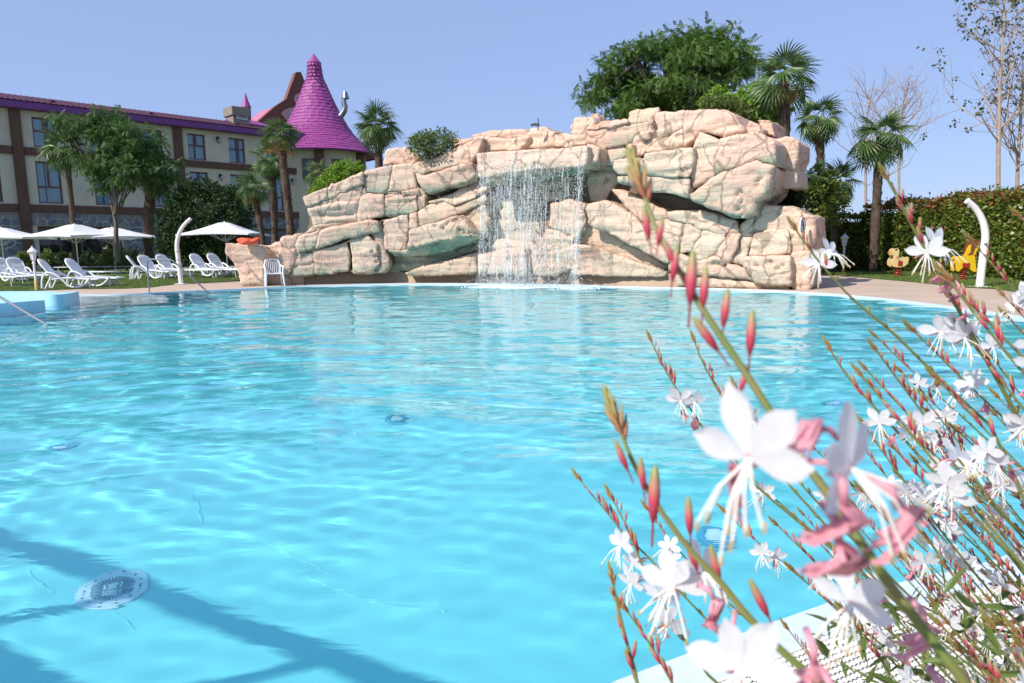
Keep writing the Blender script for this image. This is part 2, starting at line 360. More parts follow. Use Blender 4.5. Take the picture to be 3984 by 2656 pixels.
vo2 = N.new('ShaderNodeTexVoronoi'); vo2.feature = 'DISTANCE_TO_EDGE'; vo2.inputs['Scale'].default_value = 2.9; L.new(mpc.outputs[0], vo2.inputs['Vector'])
brk2 = noise(1.1, obv, 2); crack2 = math_('LESS_THAN', vo2.outputs['Distance'], math_('MULTIPLY', ramp(brk2.outputs[0], [(0.46, (0,) * 3), (0.62, (1,) * 3)]).outputs[0], 0.032))
crack = math_('MAXIMUM', crack, math_('MULTIPLY', crack2, 0.7))
c4 = mix(math_('MULTIPLY', crack, 0.58), c3, (0.17, 0.115, 0.085))
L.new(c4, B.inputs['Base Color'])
h = math_('ADD', math_('MULTIPLY', wv.outputs[0], 1.0), math_('MULTIPLY', n2.outputs[0], 0.35)); h = math_('SUBTRACT', h, math_('MULTIPLY', crack, 0.9))
bp = N.new('ShaderNodeBump'); bp.inputs['Strength'].default_value = 0.7; bp.inputs['Distance'].default_value = 0.07; L.new(h, bp.inputs['Height']); L.new(bp.outputs[0], B.inputs['Normal'])
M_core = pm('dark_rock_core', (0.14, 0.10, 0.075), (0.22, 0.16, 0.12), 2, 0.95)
M_plinth = pm('rendered_plinth', (0.34, 0.25, 0.17), (0.42, 0.32, 0.22), 1.5, 0.8, 0.2, 30, c3=(0.36, 0.27, 0.19))
CX = np.array([-12, -9, -6.5, -4, -2, 0, 2, 3.6, 5.4, 7.2, 9]); CY = np.array([23.6, 23.1, 23.45, 23.6, 23.0, 22.0, 20.6, 19.4, 18.1, 16.75, 15.6])
def curt(x): return np.interp(x, CX, CY)
A_ = lambda pts: [(1100 + x / 2.091, 400 + y / 2.091) for x, y in pts]
B_ = lambda pts: [(2000 + x / 1.96, 400 + y / 1.96) for x, y in pts]
rock = empty('rock_waterfall', (-1, 22, 0), 'huge pinkish artificial rock of stacked blocks with a waterfall ledge, behind the pool', 'rock formation')
HS = 0.052
def frame_at(cx, cy, p):
    d = ray(cx, cy); t = 20.0
    for _ in range(40):
        q = EYE + d * t; err = curt(q[0]) - p - q[1]; t += err * 0.7 / d[1]
    q = EYE + d * t; sl = (curt(q[0] + 1.6) - curt(q[0] - 1.6)) / 3.2
    tg = np.array((1, sl, 0)) / math.hypot(1, sl); nn = np.array((tg[1], -tg[0], 0))
    return q, tg, nn
_bk = [0]
def block(pts, p=0.0, thick=1.3, r=0.13, green=0.35, tilt=(0, 0), lump=0.07, name='rock_block', mat=None, gap=-0.012, topgreen=0.0, rag=0.035, strata=.035, parent=None, holes=()):
    _bk[0] += 1; sd = _bk[0] * 3.77
    if name == 'rock_block' and -.12 < p < .5: p = .16 + (p - .16) * .42
    P = np.array(pts, float); c = P.mean(0); o, tg, nn = frame_at(c[0], c[1], p)
    step = HS * FPX / o[1]; PX = []; P2 = chaikin(P, 1, True, .06)
    for i in range(len(P2)):
        a, b = P2[i], P2[(i + 1) % len(P2)]; k = max(1, int(round(np.linalg.norm(b - a) / step))); PX += [a + (b - a) * j / k for j in range(k)]
    PX = np.array(PX); PX = PX + rag * 150 * np.c_[fbm(PX[:, 0] / 34, PX[:, 1] / 34, 2.5), fbm(PX[:, 0] / 34, PX[:, 1] / 34, 44.5)]
    Q = []
    for x, y in PX:
        d = ray(x, y); t = ((o - EYE) @ nn) / (d @ nn); q = EYE + d * t; Q.append(((q - o) @ tg, q[2] - o[2]))
    ar = sum(Q[i][0] * Q[(i + 1) % len(Q)][1] - Q[(i + 1) % len(Q)][0] * Q[i][1] for i in range(len(Q)))
    if ar < 0: Q = Q[::-1]
    r = r * .25; S = np.array(offset(np.array(Q), -gap))
    mn, mx = S.min(0), S.max(0); gx, gy = np.meshgrid(np.arange(mn[0], mx[0], HS), np.arange(mn[1], mx[1], HS))
    gx = gx + HS * .5 * (np.arange(len(gx)) % 2)[:, None]; pt = np.c_[gx.ravel(), gy.ravel()]; pt += np.random.default_rng(_bk[0]).normal(size=pt.shape) * HS * .12
    A0 = S; B0 = np.roll(S, -1, 0)
    def sdist(q):
        out = np.empty(len(q))
        for i0 in range(0, len(q), 2000):
            qq = q[i0:i0 + 2000]; ab = B0 - A0; t = np.clip(((qq[:, None] - A0) * ab).sum(2) / np.maximum((ab * ab).sum(1), 1e-9), 0, 1)
            out[i0:i0 + 2000] = np.linalg.norm(qq[:, None] - (A0 + t[..., None] * ab), axis=2).min(1)
        return out
    pt = pt[inside(pt[:, 0], pt[:, 1], S)]
    if len(pt): dd = sdist(pt); pt = pt[dd > HS * .6]
    W, T = cdt(S, [], pt); d = sdist(W)
    nb = len(S)
    tk = np.clip(1 - d / r, 0, 1); dep = r * (1 - np.sqrt(np.maximum(0, 1 - tk * tk)))
    dep = dep + tilt[0] * W[:, 0] + tilt[1] * W[:, 1]
    wx, wz = W[:, 0] + math.hypot(o[0] + 20, (o[1] - 20)), W[:, 1] + o[2]
    dep = dep - lump * .6 * fbm(wx * .9, wz * .9, 4.2, 2) - lump * .35 * fbm(wx * 1.1, wz * 1.1, sd, 2) - strata * fbm(wx * .7, wz * 6.5 + .6 * vnoise(wx, wz, 1.7), 2.2, 3) * np.clip(d / .1, .3, 1) - 0.012 * fbm(wx * 7, wz * 7, sd, 2)
    # eroded ledges: a few shallow steps following the bedding
    for q in range(2):
        zl = mn[1] + (mx[1] - mn[1]) * random.Random(_bk[0] * 9 + q).uniform(.2, .85); ln = zl + .12 * vnoise(W[:, 0] * 1.3, q * 5.0, sd) + .1 * W[:, 0] * math.sin(sd)
        dep = dep + 0.05 * np.exp(-((W[:, 1] - ln) / .028) ** 2) * (vnoise(W[:, 0] * 1.1 + 3 * q, sd, 2.0) > -.1)
    for hx, hy, hr in holes:
        dq = ray(hx, hy); hq = EYE + dq * (((o - EYE) @ nn) / (dq @ nn)); hs, hz_ = (hq - o) @ tg, hq[2] - o[2]; hrm = max(HS * 1.1, hr * o[1] / FPX)
        dep = dep + .11 * np.exp(-(((W[:, 0] - hs) / hrm) ** 2 + ((W[:, 1] - hz_) / hrm) ** 2) ** 2)
    zlow = np.array([S[np.abs(S[:, 0] - a) < .2][:, 1].min() if (np.abs(S[:, 0] - a) < .2).any() else mn[1] for a in W[:, 0]])
    alg = np.clip(1.25 - (W[:, 1] - zlow) / (0.20 + 0.30 * green), 0, 1) * min(1, green * 2.3) * np.clip(.75 + .9 * vnoise(W[:, 0] * 1.4, W[:, 1] * 3, sd), 0, 1)
    alg = np.maximum(alg, topgreen * np.clip(.8 + .5 * vnoise(W[:, 0] * 1.2, W[:, 1] * 1.2, sd + 5), 0, 1))
    def world3(s2, dp): return o + s2[:, :1] * tg + np.c_[np.zeros((len(s2), 2)), s2[:, 1]] - nn * np.asarray(dp)[:, None]
    V = [world3(W, dep)]; AT = [alg]; F4 = []; 
    # match boundary order
    key = {(round(a, 5), round(b, 5)): i for i, (a, b) in enumerate(W)}
    ring = [key.get((round(a, 5), round(b, 5)), -1) for a, b in S]
    ring = [q for q in ring if q >= 0]; nb = len(ring); prev = np.array(ring); base = len(W); db = dep[ring]; Sb = W[ring]
    low = (Sb[:, 1] - mn[1]) / max(.01, mx[1] - mn[1])
    for st, fr in enumerate((.06, .2, .45, 1.0)):
        jit = 1 + 0.0 * Sb; sc = 1 - .05 * fr; nz_ = 0.05 * fbm(Sb[:, 0] * 2 + st * 2, Sb[:, 1] * 2, sd + st, 2)
        Ss = Sb * sc + nz_[:, None] * np.sign(Sb); V.append(world3(Ss, db + thick * fr)); AT.append(np.clip(green * 1.9 * (1.1 - 1.6 * low), 0, 1) + topgreen)
        cur = base + np.arange(nb); F4.append(np.c_[prev, np.roll(prev, -1), np.roll(cur, -1), cur][:, ::-1]); prev = cur; base += nb
    V = np.concatenate(V); off = np.array(rock.location); V = V - off
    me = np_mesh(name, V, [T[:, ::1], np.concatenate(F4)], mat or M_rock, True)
    at = me.attributes.new('algae', 'FLOAT', 'POINT'); at.data.foreach_set('value', np.clip(np.concatenate(AT), 0, 1).astype(np.float32))
    return link(name, me, parent or rock)
# --- plinth at the waterline
pl = []
xs = np.linspace(-9.2, 6.3, 60)
for i, x in enumerate(xs): pl.append((x, curt(x) + (0.42 if x < 1.5 else max(.05, .42 - .16 * (x - 1.5)))))
V = [(x, y, z) for z in (-0.3, 0.36) for x, y in pl] + [(x, y + 1.2, 0.36) for x, y in pl]; n = len(pl)
o = rel(link('plinth', np_mesh('plinth', np.array(V), np.array([(i, i + 1, n + i + 1, n + i) for i in range(n - 1)] + [(n + i, n + i + 1, 2 * n + i + 1, 2 * n + i) for i in range(n - 1)]), M_plinth)), rock)
# --- dark core behind the blocks (fills joints and caves)
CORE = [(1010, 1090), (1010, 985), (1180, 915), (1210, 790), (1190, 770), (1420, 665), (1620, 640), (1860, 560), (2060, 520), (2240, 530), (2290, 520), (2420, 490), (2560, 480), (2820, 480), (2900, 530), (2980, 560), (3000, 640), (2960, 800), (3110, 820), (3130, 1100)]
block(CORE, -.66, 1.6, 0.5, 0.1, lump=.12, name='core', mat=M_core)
blk = lambda f, pts, **k: block(f(pts), **k)
# left pillar and slope
Z3 = lambda pts: [(x / 2.045, 750 + y / 2.045) for x, y in pts]
blk(Z3, [(1800, 408), (1880, 402), (2080, 415), (2110, 480), (2085, 600), (2110, 745), (1915, 748), (1905, 640), (1865, 560), (1793, 470)], p=.15, thick=1.1, r=.1, green=.3, strata=.05)
blk(Z3, [(2105, 425), (2160, 410), (2350, 345), (2420, 330), (2440, 480), (2400, 600), (2420, 740), (2095, 745), (2080, 600)], p=-.35, thick=1.2, r=.15, green=.2)
blk(A_, [(-20, 1110), (40, 1090), (150, 1060), (110, 1130), (100, 1240), (60, 1390), (0, 1400), (-40, 1250)], p=.15, green=.25)
blk(A_, [(130, 1085), (300, 1035), (262, 1190), (115, 1225), (105, 1150)], p=.32, green=.5, r=.1)
blk(A_, [(305, 1033), (480, 990), (700, 955), (770, 965), (800, 1060), (700, 1062), (450, 1130), (262, 1192)], p=.42, green=.5, r=.12)
blk(A_, [(90, 1235), (250, 1215), (255, 1400), (60, 1412), (70, 1330)], p=.12, green=.5, r=.1)
blk(A_, [(257, 1212), (400, 1165), (530, 1130), (548, 1370), (258, 1402)], p=.15, green=.42, r=.1)
blk(A_, [(550, 1112), (690, 1080), (770, 1150), (785, 1300), (750, 1385), (580, 1385)], p=.2, green=.4, r=.1, holes=[(*A_([(x, y)])[0], r) for x, y, r in ((735, 1100, 5), (730, 1210, 6), (758, 1245, 7), (765, 1295, 6))])
blk(A_, [(700, 1010), (790, 960), (815, 1060), (830, 1190), (875, 1330), (840, 1390), (750, 1390), (770, 1200), (735, 1100)], p=.05, green=.75, r=.2, topgreen=.25)
blk(A_, [(165, 1060), (250, 1000), (420, 965), (640, 955), (480, 985), (300, 1030)], p=.1, green=.2, r=.08)
# left upper
blk(A_, [(163, 775), (230, 742), (365, 688), (370, 780), (225, 842), (195, 832)], p=.25, green=.15, r=.12)
blk(A_, [(368, 688), (500, 625), (655, 562), (662, 655), (560, 690), (378, 778)], p=.22, green=.15, r=.12)
blk(A_, [(205, 850), (360, 795), (560, 692), (640, 668), (645, 745), (612, 850), (600, 960), (420, 968), (250, 1000), (222, 920)], p=.12, green=.2, strata=.07)
blk(A_, [(665, 560), (780, 530), (893, 512), (872, 640), (850, 725), (692, 736), (658, 660)], p=.2, green=.5, topgreen=.35)
blk(A_, [(897, 510), (1055, 485), (1078, 580), (1105, 700), (862, 724), (884, 640)], p=.15, green=.2)
blk(A_, [(655, 675), (690, 740), (680, 745), (650, 745)], p=.1, green=.4, r=.05)
blk(A_, [(622, 760), (700, 742), (826, 738), (832, 918), (602, 966), (612, 860)], p=.22, green=.45)
blk(A_, [(836, 772), (960, 750), (1082, 748), (1097, 872), (1040, 902), (834, 922)], p=.2, green=.7, topgreen=.3)
blk(A_, [(842, 732), (962, 724), (962, 746), (838, 768)], p=.18, green=.1, r=.04)
blk(A_, [(968, 714), (1102, 702), (1106, 742), (968, 748)], p=.22, green=.1, r=.05)
blk(A_, [(1075, 600), (1110, 690), (1160, 760), (1150, 850), (1100, 885), (1095, 760)], p=-.05, green=.4, lump=.14, r=.1)
blk(A_, [(1058, 500), (1180, 450), (1380, 370), (1540, 305), (1610, 285), (1590, 400), (1545, 480), (1330, 530), (1180, 582), (1080, 562)], p=.45, green=.35, tilt=(0, .25))
blk(A_, [(1078, 572), (1200, 590), (1330, 540), (1545, 482), (1565, 590), (1470, 648), (1310, 690), (1160, 732), (1100, 640)], p=.55, green=.5, topgreen=.15, tilt=(0, -.2))
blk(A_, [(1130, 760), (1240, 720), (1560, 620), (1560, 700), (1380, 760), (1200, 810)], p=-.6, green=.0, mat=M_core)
blk(A_, [(1185, 800), (1380, 742), (1440, 690), (1590, 632), (1665, 695), (1570, 780), (1400, 832), (1300, 792), (1230, 812)], p=.25, green=.15, tilt=(0, .3))
blk(A_, [(1100, 888), (1200, 822), (1310, 800), (1400, 836), (1560, 785), (1650, 745), (1652, 812), (1430, 900), (1240, 970), (1088, 1012)], p=.3, green=.35)
blk(A_, [(1040, 1022), (1240, 975), (1430, 920), (1490, 960), (1560, 1060), (1450, 1066), (1250, 1130), (1030, 1182), (1012, 1200)], p=.75, green=.35, thick=1.8, tilt=(0, -.1), holes=[(*A_([(x, y)])[0], r) for x, y, r in ((1240, 1000, 6), (1300, 1015, 6), (1350, 970, 6), (1390, 965, 6), (1410, 945, 7), (1440, 1035, 8), (1470, 1050, 7), (1330, 990, 5))])
blk(A_, [(840, 1205), (1020, 1192), (1250, 1132), (1450, 1070), (1570, 1066), (1615, 1092), (1500, 1140), (1280, 1210), (1120, 1242), (870, 1248)], p=.5, green=1.0, topgreen=.85, tilt=(0, -.9), r=.2, lump=.1)
blk(A_, [(828, 955), (1020, 908), (1035, 1010), (1010, 1190), (930, 1192), (835, 1205), (820, 1050)], p=.3, green=.4, topgreen=.15)
blk(A_, [(1035, 903), (1090, 886), (1092, 1010), (1040, 1016)], p=.3, green=.2, r=.06)
blk(A_, [(1480, 900), (1640, 820), (1680, 950), (1650, 1090), (1560, 1060), (1500, 970)], p=-.1, green=.8, topgreen=.4)
blk(A_, [(860, 1250), (1120, 1242), (1500, 1140), (1640, 1100), (1660, 1160), (1300, 1290), (1060, 1352), (880, 1385)], p=-.35, green=.9, topgreen=.6, strata=.06)
blk(A_, [(1000, 1385), (1060, 1352), (1300, 1290), (1565, 1215), (1585, 1392), (1000, 1402)], p=.0, green=.35, topgreen=.1, strata=.06)
blk(A_, [(1588, 1232), (1722, 1212), (1660, 1390), (1590, 1392)], p=.05, green=.3)
blk(A_, [(1730, 1190), (1978, 1182), (1978, 1390), (1668, 1392)], p=.2, green=.3, r=.06)
# alcove behind the fall
block([(1800, 700), (2000, 660), (2300, 640), (2350, 760), (2280, 900), (2150, 960), (2050, 990), (1900, 970), (1840, 900)], -.6, green=.6, topgreen=.45, lump=.12, strata=.05)
block([(1850, 940), (1960, 930), (2130, 955), (2110, 1000), (1900, 990)], -.25, green=.4, topgreen=.1, lump=.1)
# ledge of the waterfall
block([(1852, 594), (1980, 586), (2120, 580), (2286, 566), (2284, 645), (2180, 652), (2060, 662), (1980, 676), (1858, 692)], 1.15, thick=2.6, r=.05, green=.12, lump=.03, strata=.02, gap=0, rag=.015, name='waterfall_ledge')
blk(B_, [(552, 312), (600, 318), (642, 345), (640, 440), (562, 482)], p=.75, thick=2, green=.2, r=.07)
blk(B_, [(-280, 560), (-100, 520), (100, 505), (300, 480), (555, 455), (570, 520), (300, 560), (60, 590), (-150, 620), (-280, 610)], p=.35, green=1, topgreen=.8, thick=1.2, tilt=(0, -.7))
blk(A_, [(822, 508), (845, 372), (1000, 358), (1110, 440), (1062, 492)], p=-.55, green=.05, r=.1)
# boulders on top of the ledge
blk(A_, [(1540, 290), (1600, 275), (1780, 285), (1930, 300), (1945, 380), (1750, 390), (1600, 395), (1570, 350)], p=-.3, green=.1, lump=.12, r=.2)
blk(A_, [(1530, 275), (1710, 222), (1960, 208), (2010, 260), (1950, 300), (1780, 280), (1620, 280)], p=-1.5, green=0, lump=.06, r=.2)
blk(A_, [(1340, 300), (1540, 290), (1550, 330), (1380, 360)], p=-1.2, green=0, r=.15)
blk(B_, [(45, 350), (60, 290), (120, 195), (220, 178), (300, 218), (312, 325), (180, 345)], p=-.2, green=.05, r=.12, lump=.1)
blk(B_, [(-70, 310), (60, 250), (100, 260), (60, 360), (-60, 360)], p=-.1, green=.1, r=.2, lump=.1)
blk(B_, [(312, 240), (424, 234), (376, 330), (310, 326)], p=-.1, green=.1, r=.08)
blk(B_, [(395, 242), (545, 246), (552, 330), (374, 330)], p=.05, green=.15, r=.08)
blk(B_, [(430, 235), (436, 180), (460, 112), (592, 102), (622, 152), (545, 248)], p=-.1, green=.05, r=.14)
blk(B_, [(588, 92), (640, 84), (652, 140), (598, 142)], p=-.4, thick=.35, green=0, r=.04)
# right massif, upper
blk(B_, [(553, 190), (700, 134), (868, 124), (872, 152), (700, 190), (560, 205)], p=.25, green=.05, r=.05)
blk(B_, [(556, 205), (860, 158), (1018, 152), (1026, 205), (930, 250), (850, 315), (640, 348), (600, 312), (540, 304)], p=.15, green=.35, r=.12)
blk(B_, [(870, 125), (882, 66), (1080, 40), (1104, 72), (1062, 112), (1020, 150), (862, 154)], p=.0, green=.05, r=.1)
blk(B_, [(1030, 170), (1062, 115), (1090, 76), (1302, 60), (1288, 190), (1150, 270), (1020, 330), (1000, 370), (1028, 240)], p=.2, green=.05, r=.12)
blk(B_, [(1302, 60), (1450, 50), (1592, 56), (1612, 150), (1604, 260), (1430, 212), (1360, 290), (1290, 334), (1288, 200)], p=.25, green=.05, r=.16)
blk(B_, [(1592, 58), (1690, 100), (1762, 216), (1700, 235), (1612, 262), (1606, 170)], p=.1, green=.0, r=.2, lump=.15)
blk(B_, [(1000, 380), (1022, 334), (1150, 272), (1288, 196), (1284, 334), (1140, 365)], p=.3, green=.05)
blk(B_, [(640, 352), (832, 325), (872, 382), (900, 410), (782, 424), (758, 484), (640, 444)], p=-.05, green=.5, topgreen=.1)
blk(B_, [(870, 370), (850, 320), (930, 250), (1010, 215), (1020, 330), (990, 390), (905, 410)], p=.1, green=.05, lump=.12)
blk(B_, [(762, 445), (800, 424), (980, 424), (988, 545), (790, 552), (758, 492)], p=.75, green=.4, r=.08)
blk(B_, [(1000, 388), (1180, 362), (1364, 338), (1356, 440), (1346, 562), (1000, 552), (990, 440)], p=.78, green=.35, r=.08, holes=[(*B_([(x, y)])[0], r) for x, y, r in ((1310, 490, 6), (1280, 520, 5), (1315, 525, 5), (1335, 500, 5))])
blk(B_, [(788, 562), (1000, 560), (1346, 568), (1326, 722), (1180, 690), (1060, 662), (790, 604)], p=.68, green=.4, strata=.09, r=.1, thick=1.5)
blk(B_, [(1366, 342), (1420, 218), (1562, 290), (1524, 556), (1480, 572), (1362, 642), (1348, 572)], p=.55, green=.12)
blk(B_, [(1564, 272), (1740, 238), (1880, 218), (1984, 300), (1988, 470), (1842, 432), (1700, 492), (1530, 545)], p=.8, green=.45, r=.2)
blk(B_, [(1530, 552), (1700, 496), (1842, 440), (1982, 482), (1932, 682), (1842, 752), (1822, 850), (1722, 882), (1560, 832), (1342, 742), (1332, 704), (1440, 622)], p=.9, green=.45, r=.25, thick=1.9, tilt=(0, -.12), holes=B_([(1705, 705)])[0] and [(*B_([(x, y)])[0], r) for x, y, r in ((1700, 700, 7), (1742, 700, 8), (1725, 680, 5), (1735, 735, 7), (1722, 760, 6), (1690, 815, 6), (1745, 815, 6), (1730, 850, 6), (1720, 800, 5), (1860, 590, 8), (1885, 580, 6), (1860, 630, 7))])
blk(B_, [(1985, 275), (2120, 260), (2174, 298), (2164, 420), (2135, 500), (2060, 495), (2005, 485)], p=-.5, green=.15, r=.2)
blk(B_, [(2035, 490), (2142, 492), (2150, 640), (2060, 660), (2000, 600)], p=-.6, green=.1)
blk(B_, [(1760, 210), (1800, 130), (1850, 160), (1900, 200), (1890, 220), (1780, 240)], p=-.3, green=.1, r=.12)
blk(B_, [(1860, 130), (1960, 150), (1990, 260), (1900, 215)], p=-.9, green=.0, r=.05)
# right massif, lower
blk(B_, [(562, 445), (640, 404), (700, 440), (760, 486), (792, 602), (742, 652), (692, 752), (572, 742), (560, 600)], p=-.45, green=.8, topgreen=.55)
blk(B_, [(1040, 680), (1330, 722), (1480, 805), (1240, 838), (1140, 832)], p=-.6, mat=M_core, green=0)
blk(B_, [(740, 652), (830, 668), (1000, 745), (1160, 832), (1180, 888), (962, 905), (820, 760)], p=.15, green=.15)
blk(B_, [(1165, 832), (1300, 824), (1450, 822), (1692, 905), (1604, 1022), (1300, 912), (1182, 886)], p=.3, green=.12)
blk(B_, [(555, 770), (690, 745), (760, 770), (960, 912), (1080, 1040), (1182, 1140), (1172, 1225), (962, 1122), (760, 1010), (575, 932)], p=.45, green=.3, strata=.06, thick=1.3)
blk(B_, [(962, 928), (1170, 890), (1284, 918), (1246, 1132), (1184, 1140), (1080, 1040)], p=.25, green=.35)
blk(B_, [(1298, 918), (1432, 968), (1342, 1132), (1258, 1152)], p=.28, green=.15, r=.08)
blk(B_, [(1440, 970), (1612, 1022), (1522, 1152), (1400, 1202), (1342, 1150)], p=.28, green=.12, r=.1)
blk(B_, [(1622, 1022), (1692, 912), (1722, 1002), (1702, 1102), (1642, 1222), (1530, 1158)], p=.25, green=.15)
blk(B_, [(1172, 1212), (1250, 1150), (1400, 1206), (1530, 1165), (1642, 1232), (1752, 1262), (1850, 1352), (1500, 1322), (1182, 1292)], p=.45, green=.4, r=.15, holes=[(*B_([(x, y)])[0], r) for x, y, r in ((1310, 1240, 6), (1515, 1225, 7), (1550, 1225, 8), (1590, 1245, 8), (1580, 1265, 6), (1605, 1237, 6))])
blk(B_, [(1826, 990), (1840, 880), (1850, 800), (1900, 784), (2100, 790), (2194, 822), (2212, 1140), (2100, 1160), (2085, 960)], p=.1, green=.05, r=.12)
blk(B_, [(1820, 1002), (1930, 970), (2092, 962), (2112, 1150), (1960, 1165), (1790, 1162)], p=.4, green=.1, r=.15)
blk(B_, [(1760, 1172), (1960, 1170), (2112, 1162), (2110, 1390), (1980, 1390), (1852, 1362), (1742, 1252)], p=.5, green=.2, r=.2, lump=.1, holes=[(*B_([(x, y)])[0], r) for x, y, r in ((1955, 1215, 12), (2050, 1245, 9), (2010, 1265, 10), (1850, 1240, 8), (1800, 1300, 6))])
blk(B_, [(1190, 1300), (1500, 1330), (1850, 1365), (2100, 1395), (2100, 1430), (1500, 1400), (1250, 1392)], p=.1, green=.35, r=.1, lump=.1)
blk(B_, [(2112, 1150), (2262, 1130), (2252, 1430), (2150, 1432), (2112, 1392)], p=.15, green=.1, r=.1)
blk(B_, [(1722, 925), (1832, 862), (1826, 990), (1790, 1100), (1752, 1240), (1652, 1222), (1712, 1100)], p=.0, green=.4, lump=.16, r=.1)
blk(B_, [(2198, 832), (2290, 872), (2272, 1130), (2216, 1140)], p=-.1, green=.05, r=.1)
blk(B_, [(280, 772), (420, 740), (548, 765), (552, 900), (484, 1042), (270, 932)], p=-.1, green=.35, topgreen=.1)
blk(B_, [(140, 1145), (260, 950), (480, 1046), (432, 1060), (440, 1255), (300, 1312), (140, 1312)], p=.0, green=.2)
blk(B_, [(450, 1062), (640, 1112), (980, 1232), (1162, 1292), (1162, 1325), (430, 1312)], p=.05, green=.25, strata=.06)
blk(B_, [(462, 1050), (560, 930), (760, 1010), (962, 1126), (1172, 1232), (1164, 1285), (980, 1228), (640, 1108)], p=-.3, green=.3, topgreen=.1)
blk(B_, [(-40, 1105), (92, 1105), (84, 1312), (-40, 1312)], p=.15, green=.3, r=.06)
# small pebbly knobs in the joints
for cx, cy, rr_ in ((990, 246, 34), (1040, 208, 24), (1024, 215, 18), (690, 690, 0)):
    if rr_: blk(B_, [(cx + rr_ * math.cos(a), cy + rr_ * .85 * math.sin(a)) for a in np.linspace(0, 6.28, 9)[:-1]], p=.35, r=.16, green=.05, lump=.02, thick=.6, rag=.01, strata=.01, name='rock_knob')
for cx, cy, rr_ in ((1035, 135, 26), (1336, 600, 24), (880, 340, 20)):
    blk(B_, [(cx + rr_ * .7 * math.cos(a), cy + rr_ * 1.5 * math.sin(a)) for a in np.linspace(0, 6.28, 9)[:-1]], p=.45, r=.14, green=.05, lump=.02, thick=.6, rag=.01, strata=.01, name='rock_knob')
# ================================================================== HOTEL
M_stucco = pm('cream_stucco', (0.47, 0.42, 0.33), (0.56, 0.51, 0.41), 0.8, 0.9, 0.15, 12, c3=(0.52, 0.47, 0.37), detail=8)
M_brown = pm('brown_beam_paint', (0.085, 0.042, 0.028), (0.12, 0.06, 0.04), 2.5, 0.8, 0.2, 14, stretch=(1, 1, .3))
M_wframe = pm('reddish_window_frame', (0.13, 0.045, 0.03), None, rough=.5)
M_fascia = pm('purple_fascia', (0.13, 0.03, 0.17), (0.17, 0.04, 0.20), 2, 0.55)
M_rooft = pm('plum_roof_tiles', (0.055, 0.012, 0.030), (0.085, 0.020, 0.042), 1.6, 0.7)
M_pink = pm('magenta_roof', (0.255, 0.043, 0.20), (0.32, 0.062, 0.25), 1.1, 0.55)
M_curtain = pm('grey_white_curtain', (0.74, 0.80, 0.84), (0.84, 0.88, 0.90), 9, 0.9, stretch=(3, 3, .1))
M_dark = pm('room_shade', (0.02, 0.022, 0.026))  # near-black sheet colour stands in for the unlit room behind each opening
M_mortar = pm('grey_mortar', (0.48, 0.48, 0.49), (0.58, 0.58, 0.58), 5, 0.95)
M_stone = [pm('slate_fieldstone', c, tuple(a * 1.45 for a in c), 5, 0.8, 0.4, 18) for c in ((0.10, 0.115, 0.15), (0.135, 0.145, 0.17), (0.165, 0.145, 0.135), (0.085, 0.10, 0.135))]
M_iron = pm('black_iron', (0.015, 0.015, 0.017), rough=.45)
M_conc = pm('grey_concrete_blocks', (0.20, 0.17, 0.15), (0.27, 0.235, 0.21), 3, 0.9, 0.3, 25)
M_gable = pm('brown_gable', (0.16, 0.062, 0.045), (0.20, 0.08, 0.055), 1.2, 0.85)
M_gpink = pm('pale_pink_panel', (0.50, 0.31, 0.28), (0.58, 0.38, 0.34), 0.9, 0.85)
M_rose = pm('rose_roof', (0.40, 0.12, 0.20), (0.48, 0.16, 0.25), 1.4, 0.7)
M_steel = pm('brushed_steel', (0.24, 0.25, 0.27), rough=.38, metal=1.0)
M_white = pm('white_plastic', (0.76, 0.77, 0.79), (0.80, 0.81, 0.83), 6, 0.42)
M_glass = bpy.data.materials.new('window_glass'); M_glass.use_nodes = True; N, L = nodes(M_glass); N.remove(N['Principled BSDF'])
_t = N.new('ShaderNodeBsdfTransparent'); _t.inputs[0].default_value = (0.80, 0.88, 0.92, 1); _g = N.new('ShaderNodeBsdfGlossy'); _g.inputs['Roughness'].default_value = .03
_f = N.new('ShaderNodeFresnel'); _f.inputs[0].default_value = 1.5; _x = N.new('ShaderNodeMixShader'); L.new(_f.outputs[0], _x.inputs[0]); L.new(_t.outputs[0], _x.inputs[1]); L.new(_g.outputs[0], _x.inputs[2]); L.new(_x.outputs[0], N['Material Output'].inputs[0])
HA = math.radians(46.4); HY0 = 45.0
HORG = np.array((-32.49, 45.0, 0.0)); HT = np.array((math.cos(HA), math.sin(HA), 0)); HNn = np.array((-math.sin(HA), math.cos(HA), 0))
def hot(s, y, z): return HORG + HT * s + HNn * y + np.array((0, 0, z))
hotel = empty('hotel_building', HORG, 'long cream hotel with brown half timbering and purple eaves behind the parasols', 'building', rz=HA)
ups = [-4.5, -1.3, 2.05, 5.4, 8.8, 11.95, 15.1, 18.2, 21.25]
wins = [(s, s + 1.32, 8.22, 10.15) for s in ups] + [(s - .05, s + 1.36, 4.6, 7.33) for s in ups]
doors = [(-7.2, -.7, 0, 3.1), (1.75, 6.8, 0, 3.1), (8.3, 10.6, 0, 3.1), (12.2, 16.4, 0, 3.1), (17.6, 22.2, 0, 3.1)]
ops = wins + doors
ss = sorted({-8.0, 24.2} | {o[0] for o in ops} | {o[1] for o in ops}); zz = sorted({0.0, 10.6} | {o[2] for o in ops} | {o[3] for o in ops})
mb = MB()
for a, b in zip(ss, ss[1:]):
    for c, d in zip(zz, zz[1:]):
        ms, mz = (a + b) / 2, (c + d) / 2
        if any(o[0] < ms < o[1] and o[2] < mz < o[3] for o in ops): continue
        mb.add([(a, 0, c), (b, 0, c), (b, 0, d), (a, 0, d)], [(0, 1, 2, 3)])
